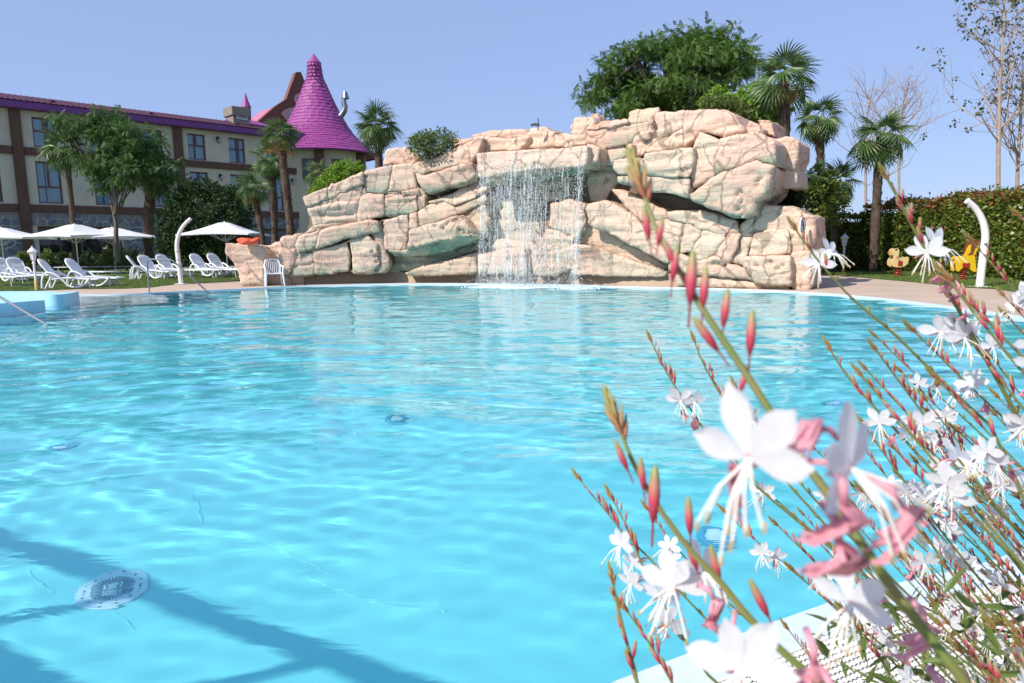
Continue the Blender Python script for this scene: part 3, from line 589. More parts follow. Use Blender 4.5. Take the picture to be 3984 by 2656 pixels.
for a, b, c, d in ops:
    mb.add([(a, 0, c), (b, 0, c), (b, 0, d), (a, 0, d), (a, .3, c), (b, .3, c), (b, .3, d), (a, .3, d)], [(0, 4, 5, 1), (1, 5, 6, 2), (2, 6, 7, 3), (3, 7, 4, 0)])
mb.add([(24.2, 0, 0), (24.2, 14, 0), (24.2, 14, 10.6), (24.2, 0, 10.6), (-8, 14, 0), (-8, 14, 10.6), (-8, 0, 0), (-8, 0, 10.6)], [(0, 1, 2, 3), (1, 4, 5, 2), (4, 6, 7, 5)])
mb.build('wall', M_stucco, hotel)
for s0, s1, zt in ((.82, 1.42, 10.55), (10.88, 11.5, 10.55), (23.55, 24.26, 10.85)):
    MB().box(((s0 + s1) / 2, -.02, zt / 2), (s1 - s0, .42, zt), bev=.02).build('post', M_brown, hotel)
for z0, z1 in ((7.66, 8.16), (3.98, 4.5)):
    for a, b in ((-8, .80), (1.44, 10.86), (11.52, 23.53)): MB().box(((a + b) / 2, -.02, (z0 + z1) / 2), (b - a, .26, z1 - z0), bev=.02).build('beam', M_brown, hotel)
rv = random.Random(3)
def window(a, b, c, d, lo):
    w = b - a; hgt = d - c; cx = (a + b) / 2; zt = c + hgt * (.56 if not lo else .40)
    f = MB(); t = .09; y = .2
    f.box((a + t / 2, y, (c + d) / 2), (t, .08, hgt)); f.box((b - t / 2, y, (c + d) / 2), (t, .08, hgt)); f.box((cx, y - .002, d - t / 2), (w - 2 * t, .08, t)); f.box((cx, y - .002, c + t / 2), (w - 2 * t, .08, t))
    f.box((cx, y - .004, zt), (w - 2 * t, .08, .11)); f.box((cx, y - .004, (zt + .055 + d - t) / 2), (.11, .08, d - t - zt - .055))
    wo = f.build('window', M_wframe, hotel)
    for x0, x1, z0, z1 in ((a + t, cx - .055, zt + .055, d - t), (cx + .055, b - t, zt + .055, d - t), (a + t, b - t, c + t, zt - .055)):
        MB().box(((x0 + x1) / 2, y, (z0 + z1) / 2), (x1 - x0, .012, z1 - z0)).build('pane', M_glass, wo)
    op = rv.choice((.1, .25, .35, .5))
    gap0 = a + w * rv.uniform(.3, .6); gap1 = gap0 + w * op * .5
    for x0, x1 in ((a, gap0), (gap1, b)):
        n = 26; V = [(x0 + (x1 - x0) * i / n, .265 + .02 * math.sin(i * 2.1), z) for z in (c, d) for i in range(n + 1)]
        MB().add(V, [(i, i + 1, n + 2 + i, n + 1 + i) for i in range(n)]).build('curtain', M_curtain, wo)
    MB().add([(a - .1, .9, c - .1), (b + .1, .9, c - .1), (b + .1, .9, d + .1), (a - .1, .9, d + .1)], [(0, 1, 2, 3)]).build('room_shade_sheet', M_dark, wo)
for i, (a, b, c, d) in enumerate(wins): window(a, b, c, d, i >= len(ups))
for a, b, c, d in doors:
    f = MB(); n = max(2, int((b - a) / 1.1))
    for i in range(n + 1): f.box((a + (b - a) * i / n, .2, 1.45), (.12, .1, 2.9))
    f.box(((a + b) / 2, .19, 3.0), (b - a, .14, .2)); fo = f.build('glazed_door', M_brown, hotel)
    for i in range(n): MB().box((a + (b - a) * (i + .5) / n, .22, 1.45), ((b - a) / n - .12, .012, 2.88)).build('pane', M_glass, fo)
    MB().add([(a, 1.2, 0), (b, 1.2, 0), (b, 1.2, 3.2), (a, 1.2, 3.2)], [(0, 1, 2, 3)]).build('room_shade_sheet', M_dark, fo)
# fieldstone cladding: every stone is a piece of its own
def voronoi(x0, x1, z0, z1, cell, seed):
    r = np.random.default_rng(seed); nx, nz = max(1, round((x1 - x0) / cell)), max(1, round((z1 - z0) / (cell * .8)))
    P = [(x0 + (i + .5 + r.uniform(-.42, .42)) * (x1 - x0) / nx, z0 + (j + .5 + r.uniform(-.42, .42)) * (z1 - z0) / nz) for i in range(nx) for j in range(nz)]; out = []
    for p in P:
        poly = [(x0, z0), (x1, z0), (x1, z1), (x0, z1)]
        for q in P:
            if q is p or abs(q[0] - p[0]) > cell * 3: continue
            m = ((p[0] + q[0]) / 2, (p[1] + q[1]) / 2); d = (q[0] - p[0], q[1] - p[1]); new = []
            f = lambda v: (v[0] - m[0]) * d[0] + (v[1] - m[1]) * d[1]
            for i in range(len(poly)):
                a, b = poly[i], poly[(i + 1) % len(poly)]; fa, fb = f(a), f(b)
                if fa <= 0: new.append(a)
                if fa * fb < 0: t = fa / (fa - fb); new.append((a[0] + (b[0] - a[0]) * t, a[1] + (b[1] - a[1]) * t))
            poly = new
            if len(poly) < 3: break
        if len(poly) >= 3: out.append(poly)
    return out
areas = [(-8, .8, 3.12, 3.96), (1.44, 10.86, 3.12, 3.96), (11.52, 23.5, 3.12, 3.96), (-.65, .78, 0.2, 3.1), (6.85, 8.25, 0.2, 3.1), (16.45, 17.55, 0.2, 3.1), (22.25, 23.5, .2, 3.1), (11.52, 12.15, .2, 3.1)]
mo = MB()
for a in areas: mo.box(((a[0] + a[1]) / 2, -.01, (a[2] + a[3]) / 2), (a[1] - a[0], .03, a[3] - a[2]))
clad = mo.build('stone_cladding', M_mortar, hotel)
for k, a in enumerate(areas):
    for q, poly in enumerate(voronoi(a[0], a[1], a[2], a[3], .43, 10 + k)):
        P = np.array(poly); c = P.mean(0); n = len(P); e = P - c; l = np.maximum(.05, np.linalg.norm(e, axis=1, keepdims=True))
        A1 = c + e * (1 - .042 / l); A2 = c + e * (1 - .075 / l); dp = rv.uniform(.05, .085)
        V = [(x, -.02, z) for x, z in A1] + [(x, -.02 - dp * .7, z) for x, z in A1] + [(x, -.02 - dp, z) for x, z in A2]
        F = [(i, (i + 1) % n, n + (i + 1) % n, n + i) for i in range(n)] + [(n + i, n + (i + 1) % n, 2 * n + (i + 1) % n, 2 * n + i) for i in range(n)] + [tuple(range(2 * n, 3 * n))]
        MB().add(V, F).build('stone', rv.choice(M_stone), clad)
# eaves and roof
MB().box((8.05, -.25, 10.74), (31.2, .62, .50), bev=.06).build('fascia', M_fascia, hotel)
n = 380; mb = MB(); V = []
for j, (y, z) in enumerate(((-.60, 10.99), (-.1, 11.20), (.7, 11.52), (8, 11.55))):
    for i in range(n + 1): V.append((-7.6 + 31.2 * i / n, y, z + .035 * abs(math.sin(i * math.pi / 4)) * (1 if j < 3 else 0)))
mb.add(V, [(j * (n + 1) + i, j * (n + 1) + i + 1, (j + 1) * (n + 1) + i + 1, (j + 1) * (n + 1) + i) for j in range(3) for i in range(n)])
roof = mb.build('roof', M_rooft, hotel)
for s in (3.1, 9.2, 15.6, 19.4): MB().add([(s, -.2, 11.17), (s + .45, -.2, 11.17), (s + .225, -.2, 11.36), (s + .225, .3, 11.40)], [(0, 1, 2), (0, 2, 3), (1, 3, 2)]).build('roof_vent', M_rooft, roof)
mb = MB(); mb.add([(15.2, .75, 11.5), (23.4, .75, 11.25), (23.4, 2.4, 11.75), (16.5, 2.4, 12.3), (15.2, .75, 11.2), (23.4, .75, 11.0), (23.4, 2.4, 11.0), (16.5, 2.4, 11.2)], [(0, 1, 2, 3), (4, 5, 1, 0), (5, 6, 2, 1), (6, 7, 3, 2), (7, 4, 0, 3)])
mb.build('roof_slope', M_pink, hotel)
# lanterns on the wall
def lantern():
    mb = MB(); mb.box((0, -.03, .32), (.10, .05, .34)); mb.tube([(0, -.05, .44), (0, -.2, .50), (0, -.24, .42)], .018, 6); mb.lathe([(.02, .44), (.13, .34), (.14, .32)], 6, (0, -.24, 0)); mb.lathe([(.055, 0), (.03, -.06), (.005, -.10)], 6, (0, -.24, .02))
    for i in range(6): a = i * math.pi / 3; mb.tube([(.12 * math.cos(a), -.24 + .12 * math.sin(a), .32), (.06 * math.cos(a), -.24 + .06 * math.sin(a), 0)], .012, 4)
    return mb.mesh('wall_lantern', M_iron)
lm = lantern(); M_lglass = pm('frosted_lamp_glass', (0.75, 0.76, 0.74), rough=.25)
lg = MB().lathe([(.025, .05), (.06, .27)], 6, (0, -.24, 0)).mesh('glass', M_lglass)
for s in (7.6, 14.2, 20.35, -2.6):
    for z in (9.62, 6.8):
        o = link('wall_lantern', lm, hotel); o.location = (s, 0, z); link('glass', lg, o)
# chimney, little turret, gable
Z2 = lambda x, y: (800 + x / 2.6133, 150 + y / 2.6133)
def hloc(p):
    d = np.asarray(p) - HORG; return np.array((d @ HT, d @ HNn, d[2]))
b0 = hloc(PY(*Z2(330, 900), 57.5)); tp = hloc(PY(*Z2(330, 707), 57.5)); sc = 57.5 / FPX / 2.6133
cw = 165 * sc; hz = tp[2]
mb = MB(); mb.box((b0[0], b0[1], (10.8 + hz) / 2), (cw, cw, hz - 10.8)); mb.box((b0[0], b0[1], hz - .35), (cw * 1.18, cw * 1.18, .7), bev=.03); ch = mb.build('chimney', M_conc, hotel)
zc = hloc(PY(*Z2(345, 795), 57.5))[2]
MB().box((b0[0] + .05, b0[1] - cw / 2 - .02, zc), (cw * .55, .05, .5)).build('vent_panel', pm('grey_vent', (0.25, .25, .27)), ch)
for dx, dz, w, hh in ((0, .26, cw * .6, .05), (0, -.26, cw * .6, .05), (-cw * .29, 0, .05, .47), (cw * .29, 0, .05, .47)): MB().box((b0[0] + .05 + dx, b0[1] - cw / 2 - .025, zc + dz), (w, .07, hh)).build('vent_frame', M_white, ch)
t0 = hloc(PY(*Z2(412, 700), 60)); rt = 46 * sc
MB().lathe([(rt * .9, -1.5), (rt * .9, 0)], 10, t0).build('turret', M_gable, hotel)
MB().lathe([(rt * 1.1, 0), (rt * .55, .55), (.02, 1.2)], 14, t0).build('turret_cone', M_pink, hotel, True)
def plate(name, pts, Y, th, m, par, thing_loc):
    gp = PY(*Z2(760, 700), 70) + HNn * (Y - 70); Q = []
    for x, y in pts: dq = ray(*Z2(x, y)); Q.append(EYE + dq * (((gp - EYE) @ HNn) / (dq @ HNn)))
    n = len(Q); V = Q + [q + HNn * th for q in Q]
    mb = MB(); mb.add([np.array(v) - thing_loc for v in V], [tuple(range(n)), tuple(range(n, 2 * n))[::-1]] + [(i, n + i, n + (i + 1) % n, (i + 1) % n) for i in range(n)]); return mb.build(name, m, par)
GL = np.array((-20.0, 70, 0)); gab = empty('gable_front', GL, 'brown pointed gable with pale pink round and arched panels beside the magenta cone roof', 'gable')
plate('gable_wall', [(475, 890), (700, 692), (820, 612), (918, 340), (968, 336), (1032, 490), (1110, 640), (1110, 1120), (475, 1120)], 70, .6, M_gable, gab, GL)
plate('panel', [(958 + 58 * math.cos(a), 612 + 60 * math.sin(a)) for a in np.linspace(0, 6.28, 25)[:-1]], 69.93, .1, M_gpink, gab, GL)
plate('panel', [(768, 762), (800, 725), (850, 704), (935, 694), (960, 800), (960, 890), (882, 888), (820, 825)], 69.93, .1, M_gpink, gab, GL)
plate('panel', [(680, 925), (686, 870), (705, 828), (760, 888), (772, 925)], 69.93, .1, M_gpink, gab, GL)
gpl = lambda x, y: (lambda dq: EYE + dq * (((PY(*Z2(760, 700), 70) + HNn * .3 - EYE) @ HNn) / (dq @ HNn)))(ray(*Z2(x, y)))
tops = [gpl(470, 884), gpl(694, 696), PY(*Z2(690, 706), 77), PY(*Z2(565, 735), 79), PY(*Z2(380, 872), 78)]
mb = MB(); V = [p - GL for p in tops] + [p - GL - np.array((0, 0, 1.2)) for p in tops]; mb.add(V, [(4, 3, 2, 1, 0), (5, 6, 7, 8, 9)] + [(i, (i + 1) % 5, 5 + (i + 1) % 5, 5 + i) for i in range(5)]); mb.build('rose_roof', M_rose, gab)
# ------------------------------------------------------------------ tower with cone roof
TY = 64.0; tsc = TY / FPX
prof = [(207, 1), (243, 25), (246, 24), (275, 26), (303, 30), (341, 45), (380, 60), (418, 75), (456, 94), (494, 114), (525, 134), (563, 172), (590, 200), (606, 217)]
tc0 = PY(1241, 606, TY); zr = lambda y: PY(1241, y, TY)[2]; pr = [(r * tsc, zr(y)) for y, r in prof]
TL = np.array((tc0[0], TY, 0)); tower = empty('round_tower', TL, 'round tower with a tall flared magenta shingled cone roof', 'tower')
zb = pr[-1][1]; R0t = pr[-1][0]
MB().lathe([(R0t * .80, 0), (R0t * .80, zb + .3)], 40).build('wall', M_stucco, tower, True)
MB().lathe([(R0t * 1.01, zb - .1), (R0t * 1.02, zb + .02), (R0t * .78, zb + .05), (R0t * .78, zb - .05)], 60, cap=False).build('eave', M_fascia, tower, True)
for ang in (-86, -52):
    a = math.radians(ang); c = np.array((math.cos(a), math.sin(a))) * R0t * .80; 
    wo = MB().box((c[0], c[1], zb - 1.6), (1.25, .2, 1.7), a + math.pi / 2).build('window', M_wframe, tower)
    for q in (-.27, .27): MB().box((c[0] + math.cos(a) * .1 - math.sin(a) * q, c[1] + math.sin(a) * .1 + math.cos(a) * q, zb - 1.6), (.46, .03, 1.4), a + math.pi / 2).build('pane', pm('dark_pane', (.03, .035, .04), rough=.08), wo)
for ang in (-20, -75): a = math.radians(ang); MB().box((math.cos(a) * R0t * .82, math.sin(a) * R0t * .82, zb / 2), (.8, .5, zb), a + math.pi / 2).build('post', M_brown, tower)
cone = MB().lathe([(r * .985, z) for r, z in pr[2:][::-1]], 60).build('roof', M_fascia, tower, True)
MB().lathe([(pr[1][0] * 1.06, pr[1][1] - .05), (pr[1][0] * .5, (pr[0][1] + pr[1][1]) / 2), (.02, pr[0][1])], 20).build('roof_cap', M_pink, tower, True)
prz = np.array([p[1] for p in pr[2:]][::-1]); prr = np.array([p[0] for p in pr[2:]][::-1])
rows = []; z = zb; hrow = .30
while z < pr[2][1] - .1: rows.append(z); z += hrow * (0.62 if z < zb + 2.2 else 1.0)
sh_mesh = MB().add([(-.5, 0, 0), (.5, 0, 0), (.5, .10, 1.25), (-.5, .10, 1.25), (-.5, -.10, 0), (.5, -.10, 0), (.5, .02, 1.25), (-.5, .02, 1.25)], [(4, 5, 6, 7), (0, 4, 7, 3), (1, 2, 6, 5), (0, 1, 5, 4), (3, 7, 6, 2)]).mesh('shingle', M_pink)
allsh = []; rs = random.Random(8)
for k, z in enumerate(rows):
    hr = (rows[k + 1] if k + 1 < len(rows) else pr[2][1]) - z; r = float(np.interp(z, prz, prr)); r1 = float(np.interp(z + hr, prz, prr)); n = max(12, int(2 * math.pi * r / .62)); ph = rs.random()
    for i in range(n):
        a = 2 * math.pi * (i + ph + rs.uniform(-.08, .08)) / n; w = 2 * math.pi * r / n * rs.uniform(.97, 1.08); sl = math.hypot(r - r1, hr)
        m = Matrix.Translation((r * math.cos(a), r * math.sin(a), z - rs.uniform(0, .03))) @ Matrix.Rotation(a - math.pi / 2 + math.pi, 4, 'Z') @ Matrix.Rotation(-math.atan2(r - r1, hr), 4, 'X') @ Matrix.Diagonal((w, .42, sl, 1))
        allsh.append((math.sin(a) * r - (.5 if z > zb + 10 else 0), m))
allsh.sort(key=lambda q: q[0])
for d, m in allsh[:300]: o = link('shingle', sh_mesh, cone); o.matrix_local = m
sv = np.array([v.co for v in sh_mesh.vertices]); sf = np.array([list(p.vertices) for p in sh_mesh.polygons]); V, F = tile(sv, sf, np.array([np.array(m) for d, m in allsh[300:]]))
tag(link('shingle_courses', np_mesh('shingle_courses', V, F, M_pink), cone), kind='stuff')
pp = [PY(x, y, TY - 1.5) - TL for x, y in ((1325, 452), (1340, 430), (1343, 412), (1337, 394), (1341, 382))]
MB().tube(pp, [.26, .25, .24, .22, .2], 12).build('stovepipe', M_steel, tower, True)
q = PY(1344, 383, TY - 1.5) - TL; MB().lathe([(.34, 0), (.33, .02), (.16, .58)], 14, q).build('pipe_cowl', M_steel, tower, True)
# ================================================================== VEGETATION
LEAF_V = np.array([(0, 0, 0), (.30, .45, .07), (0, 1, -.05), (-.30, .45, .07)]); LEAF_F = np.array([(0, 1, 2, 3)])
def pinnate(n=6, lw=.075, ll=.30):
    V = []; F = []
    for i in range(n):
        t = .18 + .8 * i / (n - 1); dz = -.28 * t * t
        for s in (-1, 1):
            a = math.radians(58 - 12 * t); d = np.array((s * math.sin(a), math.cos(a), -.25)); pw = np.array((math.cos(a) * s, -math.sin(a), 0)) * lw; b = np.array((0, t, dz)); k = len(V); L_ = ll * (1 - .35 * abs(t - .5))
            V += [b, b + d * L_ * .45 + pw, b + d * L_, b + d * L_ * .45 - pw]; F.append((k, k + 1, k + 2, k + 3))
    k = len(V); V += [(0, .98, -.27), (.07, 1.1, -.33), (0, 1.25, -.42), (-.07, 1.1, -.33)]; F.append((k, k + 1, k + 2, k + 3))
    k = len(V); V += [(-.008, 0, 0), (.008, 0, 0), (.006, 1, -.28), (-.006, 1, -.28)]; F.append((k, k + 1, k + 2, k + 3))
    return np.array(V, float), np.array(F)
PIN_V, PIN_F = pinnate()
BROAD_V = np.array([(0, 0, 0), (.38, .3, .06), (.36, .6, .05), (0, 1, -.12), (-.36, .6, .05), (-.38, .3, .06)]); BROAD_F = np.array([(0, 1, 2, 3), (0, 3, 4, 5)])
def leafmat(name, a, b, tr=.3, rough=.5): return pm(name, a, b, 2.0, rough, island=True, transl=tr, spec=.35)
M_ail = leafmat('feathery_green_leaves', (0.035, 0.085, 0.018), (0.085, 0.155, 0.035))
M_ail2 = leafmat('fresh_green_leaves', (0.045, 0.105, 0.018), (0.12, 0.20, 0.035))
M_cat = leafmat('bright_lime_leaves', (0.10, 0.20, 0.02), (0.22, 0.34, 0.04), .35)
M_bush = leafmat('olive_bush_leaves', (0.07, 0.115, 0.025), (0.16, 0.20, 0.05))
M_laurel = leafmat('dark_laurel_leaves', (0.012, 0.032, 0.009), (0.04, 0.082, 0.018), .2, .6)
M_hedge = leafmat('photinia_green_leaves', (0.06, 0.105, 0.016), (0.18, 0.225, 0.04), .2, .35)
M_hred = leafmat('photinia_red_leaves', (0.22, 0.045, 0.025), (0.34, 0.10, 0.05), .25, .4)
M_palm = leafmat('palm_green', (0.055, 0.11, 0.03), (0.13, 0.19, 0.06), .22, .4)
M_palmdry = leafmat('palm_dry_straw', (0.30, 0.20, 0.09), (0.42, 0.30, 0.15), .25, .6)
M_ptrunk = pm('palm_fibre', (0.05, 0.031, 0.02), (0.115, 0.078, 0.055), 9, 0.95, 0.8, 40, stretch=(1, 1, .5))
M_bark = pm('grey_brown_bark', (0.10, 0.075, 0.055), (0.18, 0.145, 0.115), 5, 0.95, 0.5, 30, stretch=(1, 1, .3))
M_birch = pm('pale_bark', (0.30, 0.22, 0.17), (0.42, 0.33, 0.27), 4, 0.9, 0.3, 20)
M_orange = leafmat('orange_palm_fruit', (0.55, 0.20, 0.03), (0.65, 0.33, 0.06), .1)
def poly_pts(poly, n, rg, margin):
    P = np.array(poly, float); mn, mx = P.min(0), P.max(0); out = []; A0 = P; B0 = np.roll(P, -1, 0); ab = B0 - A0
    while len(out) < n:
        q = rg.uniform(mn, mx, (400, 2)); q = q[inside(q[:, 0], q[:, 1], P)]
        t = np.clip(((q[:, None] - A0) * ab).sum(2) / np.maximum((ab * ab).sum(1), 1e-9), 0, 1); d = np.linalg.norm(q[:, None] - (A0 + t[..., None] * ab), axis=2).min(1)
        out += [(a, b, c) for (a, b), c in zip(q, d) if c > margin]
    return np.array(out[:n])
def clumps(C, rad, per, size, tv, tf, rg, droop=.25, flat=.75, out=.8):
    K = len(C); pos = np.repeat(C, per, 0); d = rg.normal(size=(K * per, 3)); d /= np.linalg.norm(d, axis=1, keepdims=True)
    u = rg.random(K * per) ** .45; R_ = np.repeat(np.broadcast_to(np.asarray(rad, float), (K,)), per)
    p = pos + d * (R_ * u)[:, None] * np.array((1, 1, flat)); ax = d * out + rg.normal(size=d.shape) * .45 + np.array((0, 0, -droop))
    return tile(tv, tf, mats_from(p, ax, rg.normal(size=K * per) * .7, size * rg.uniform(.7, 1.25, K * per)))
def crown_px(poly, Y, thick, ncl, rad, per, size, tv, tf, m, seed, parent=None, origin=(0, 0, 0), droop=.25, name='crown', margin=.55, spray=0, **k):
    rg = np.random.default_rng(seed); q = poly_pts(poly, ncl, rg, rad * FPX / Y * margin); dm = q[:, 2].max()
    dep = rg.uniform(-1, 1, ncl) * thick * np.sqrt(np.clip(q[:, 2] / dm, .1, 1)); C = np.array([PY(a, b, Y + e) for (a, b, _), e in zip(q, dep)])
    if spray:
        C0 = C; C = np.repeat(C0, spray, 0); e = rg.normal(size=C.shape) * np.array((1, 1, .28)); C = C + e * rad * 1.5; ncl = len(C)
    V, F = clumps(C, rad * rg.uniform(.7, 1.2, ncl), per, size, tv, tf, rg, droop, **k)
    o = link(name, np_mesh(name, V - np.array(origin), F, m), parent); return o, C
def limb(mb, a, b, r0, r1, rg, n=5, bow=.12):
    a, b = np.asarray(a, float), np.asarray(b, float); L_ = np.linalg.norm(b - a); w = rg.normal(size=3) * bow * L_; w[2] = abs(w[2]) * .6
    pts = [a + (b - a) * t + w * 4 * t * (1 - t) * .5 + rg.normal(size=3) * L_ * .012 for t in np.linspace(0, 1, n)]; mb.tube(pts, list(np.linspace(r0, r1, n)), 6, caps=False); return pts
def tree(name, label, base, fork, poly, Y, thick, ncl, rad, per, size, tv, tf, m, seed, r0=.16, bark=None, droop=.25, nl=16, cat='tree', group=None, off=None, **k):
    base = np.asarray(base, float); t = empty(name, base, label, cat, group); rg = np.random.default_rng(seed + 100)
    co, C = crown_px(poly, Y, thick, ncl, rad, per, size, tv, tf, m, seed, t, base, droop, **k)
    mb = MB(); fork = np.asarray(fork, float); limb(mb, (0, 0, -.1), fork - base, r0, r0 * .75, rg, 6, .03)
    hub = fork - base; pick = C[rg.permutation(len(C))[:nl]] - base; mids = []
    for p in pick:
        src = hub if len(mids) < 5 or rg.random() < .35 else min(mids, key=lambda q: np.linalg.norm(q - p)); pts = limb(mb, src, p, r0 * (.42 if src is hub else .22), r0 * .05, rg, 6); mids.append(pts[3])
    for p in (C[rg.permutation(len(C))[:nl * 3]] - base):
        q = min(mids, key=lambda s: np.linalg.norm(s - p)); limb(mb, q, p, r0 * .12, r0 * .03, rg, 4)
    mb.build('trunk', bark or M_bark, t, True); return t
def bush(name, label, poly, Y, thick, ncl, rad, per, size, m, seed, cat='bush', group=None, tv=LEAF_V, tf=LEAF_F, stems=8, zb=None, droop=-.1, **k):
    P = np.array(poly); xb = P[:, 0].mean(); yb = P[:, 1].max(); base = PY(xb, yb, Y)
    if zb is not None: base[2] = zb
    t = empty(name, base, label, cat, group); co, C = crown_px(poly, Y, thick, ncl, rad, per, size, tv, tf, m, seed, t, base, droop, 'foliage', **k)
    if stems:
        mb = MB(); rg = np.random.default_rng(seed)
        for p in C[:stems]: limb(mb, rg.normal(size=3) * (.08, .08, 0), p - base, .018, .006, rg, 4)
        mb.build('stem', M_bark, t)
    return t
# ------------------------------------------------------------------ palms
def fan(bend, n=24, spread=112, dry=0.0, seed=0):
    rg = random.Random(seed); V = []; F = []; R_ = .66; pl = .40
    V += [(-.012, 0, 0), (.012, 0, 0), (.008, pl, .02), (-.008, pl, .02)]; F.append((0, 1, 2, 3)); h = np.array((0, pl, .02)); cb, sb = math.cos(bend), math.sin(bend)
    for i in range(n):
        a = math.radians(-spread + 2 * spread * (i + .5) / n); L_ = R_ * (1 - .18 * abs(a) / math.radians(spread)) * rg.uniform(.9, 1.06); da = math.radians(spread) / n
        tip = dry + rg.uniform(.05, .30); k = len(V)
        def pt(r, off, zz):
            x = r * math.sin(a) + off * math.cos(a); y = r * math.cos(a) - off * math.sin(a); z = zz + .10 * abs(math.sin(a)) * r * -1
            return h + np.array((x, y * cb + z * sb, -y * sb + z * cb))
        w1 = .36 * L_ * math.tan(da) * 1.02; zf = .018 if i % 2 else -.018
        V += [pt(.02, 0, 0), pt(.36 * L_, -w1, zf), pt(.36 * L_, w1, -zf), pt(.72 * L_, -w1 * .85, -.03 - tip * .12), pt(.72 * L_, w1 * .85, -.03 - tip * .12), pt(L_ * (1 - tip * .10), 0, -.06 - tip * .55)]
        F += [(k, k + 2, k + 1), (k + 1, k + 2, k + 4), (k + 1, k + 4, k + 3), (k + 3, k + 4, k + 5)]
    me = bpy.data.meshes.new('frond'); me.from_pydata([tuple(v) for v in V], [], F); return me
FAN = []
for i, b in enumerate((.15, .35, .6, .85)):
    me = fan(b, seed=i); me.materials.append(M_palm); FAN.append(me)
FDRY = []
for i, b in enumerate((.9, 1.3)):
    me = fan(b, 26, 70, .6, seed=9 + i); me.materials.append(M_palmdry); FDRY.append(me)
def palm(label, trunk, Y, crown=1.25, nfr=26, seed=0, r=.15, dry=3, group='fan palms', up=85, low=-45, ground=None, fruit=False, lean=0.0, name='fan_palm', fat=1.0):
    pts = [PY(x, y, Y) for x, y in trunk]
    if ground is not None: pts[0][2] = ground
    base = pts[0].copy(); t = empty(name, base, label, 'palm tree', group); rg = np.random.default_rng(seed)
    P = [p - base for p in pts]; Q = []
    for i in range(len(P) - 1): Q += [P[i] + (P[i + 1] - P[i]) * j / 6 for j in range(6)]
    Q.append(P[-1]); r = r * .78; nfr = int(nfr * .8); crown = crown * 1.28; mb = MB(); k = len(Q); mb.tube(Q, [r * (1.0 + .22 * (i / k) + .10 * rg.normal()) * fat for i in range(k)], 12)
    nsp = int(34 * np.linalg.norm(P[-1] - P[0]))
    for i in range(nsp):
        u = rg.random() * (k - 1.01); j = int(u); c = Q[j] + (Q[j + 1] - Q[j]) * (u - j); a = rg.random() * 6.28; d = np.array((math.cos(a), math.sin(a), 0)); s = np.array((-d[1], d[0], 0)) * .045
        b0 = c + d * r * 1.02; mb.add([b0 - s, b0 + s, b0 + d * rg.uniform(.03, .09) + np.array((0, 0, rg.uniform(.10, .24)))], [(0, 1, 2)])
    mb.build('trunk', M_ptrunk, t, True, 60); top = Vector(Q[-1])
    for i in range(nfr + dry):
        isd = i >= nfr; f = (i + .5) / nfr if not isd else 1; el = math.radians(up + (low - up) * f ** .8 + rg.normal() * 7) if not isd else math.radians(rg.uniform(-75, -35)); a = i * 2.39996 + rg.normal() * .25
        d = Vector((math.cos(a) * math.cos(el), math.sin(a) * math.cos(el), math.sin(el))); M = mats_from([np.array(top) + np.array(d) * .05], [np.array(d)], np.array([rg.normal() * .25]), [crown * rg.uniform(.82, 1.08) * (.8 if isd else 1)])[0]
        me = FDRY[i % 2] if isd else FAN[min(3, int(max(0, (1 - math.degrees(el) / 90)) * 2.2 + rg.random() * .8))]
        o = link('frond', me, t); o.matrix_local = Matrix([list(map(float, rw)) for rw in M])
    if fruit:
        C = np.array([np.array(top) + np.array((rg.normal() * .22, -.25 + rg.normal() * .15, -.45 + rg.normal() * .25)) for _ in range(22)]); V, F = clumps(C, .12, 40, .045, LEAF_V, LEAF_F, rg); link('fruit_cluster', np_mesh('fruit_cluster', V, F, M_orange), t)
    return t
lz = lambda Y: float(lawn_z(0, Y))
palm('tall fan palm before the cream hotel wall, left of the feathery tree', [(292, 1010), (288, 900), (275, 760), (262, 640), (255, 590)], 36, 1.2, 30, 1, .15, 2, ground=lz(36), low=-35)
palm('shaggy palm with ivy covered trunk half hidden behind the feathery tree', [(575, 1010), (578, 880), (585, 760), (600, 690)], 37.5, 1.2, 26, 2, .30, 8, ground=lz(37), low=-60)
palm('short leaning fan palm beside the dark laurel and the parasol', [(1032, 980), (1018, 900), (1000, 800), (985, 745)], 31, 0.84, 20, 3, .15, 2, ground=lz(31), up=80, low=-30)
palm('fan palm standing just behind the tall orange fruited palm', [(1068, 960), (1066, 800), (1055, 660), (1048, 630)], 32.5, 0.85, 26, 4, .2, 3, ground=lz(32), low=-50)
palm('tall fan palm with a hanging orange fruit cluster by the rock', [(1140, 960), (1122, 800), (1100, 620), (1092, 530)], 29.5, 0.8, 26, 5, .19, 3, ground=lz(29), fruit=True, low=-25)
palm('low fan palm crown peeping over the left rock slope', [(1240, 830), (1238, 740), (1235, 680)], 28.5, 0.62, 22, 6, .13, 2, ground=lz(28))
palm('round headed fan palm between the cone roof and the rock', [(1478, 800), (1475, 640), (1468, 520), (1465, 500)], 27, 0.86, 32, 7, .17, 2, ground=lz(27), low=-40)
palm('tall windblown fan palm with straw tips rising behind the rock', [(3048, 900), (3055, 520), (3050, 400), (3046, 315)], 20.5, .98, 19, 8, .165, 6, ground=0, low=-30)
palm('slim fan palm behind the right end of the rock', [(3205, 880), (3195, 700), (3190, 560), (3188, 470)], 25.5, 0.86, 26, 9, .16, 2, ground=0, low=-55)
palm('fan palm with thick hairy trunk in front of the photinia hedge', [(3398, 1056), (3405, 900), (3415, 700), (3428, 570), (3430, 540)], 25.4, 1.08, 22, 10, .18, 1, ground=0.01, low=-40, fat=1.05)
palm('low fan palm spreading beside the slim palm', [(3250, 900), (3245, 780), (3262, 720)], 26, 0.8, 22, 11, .14, 2, ground=0, low=-30)
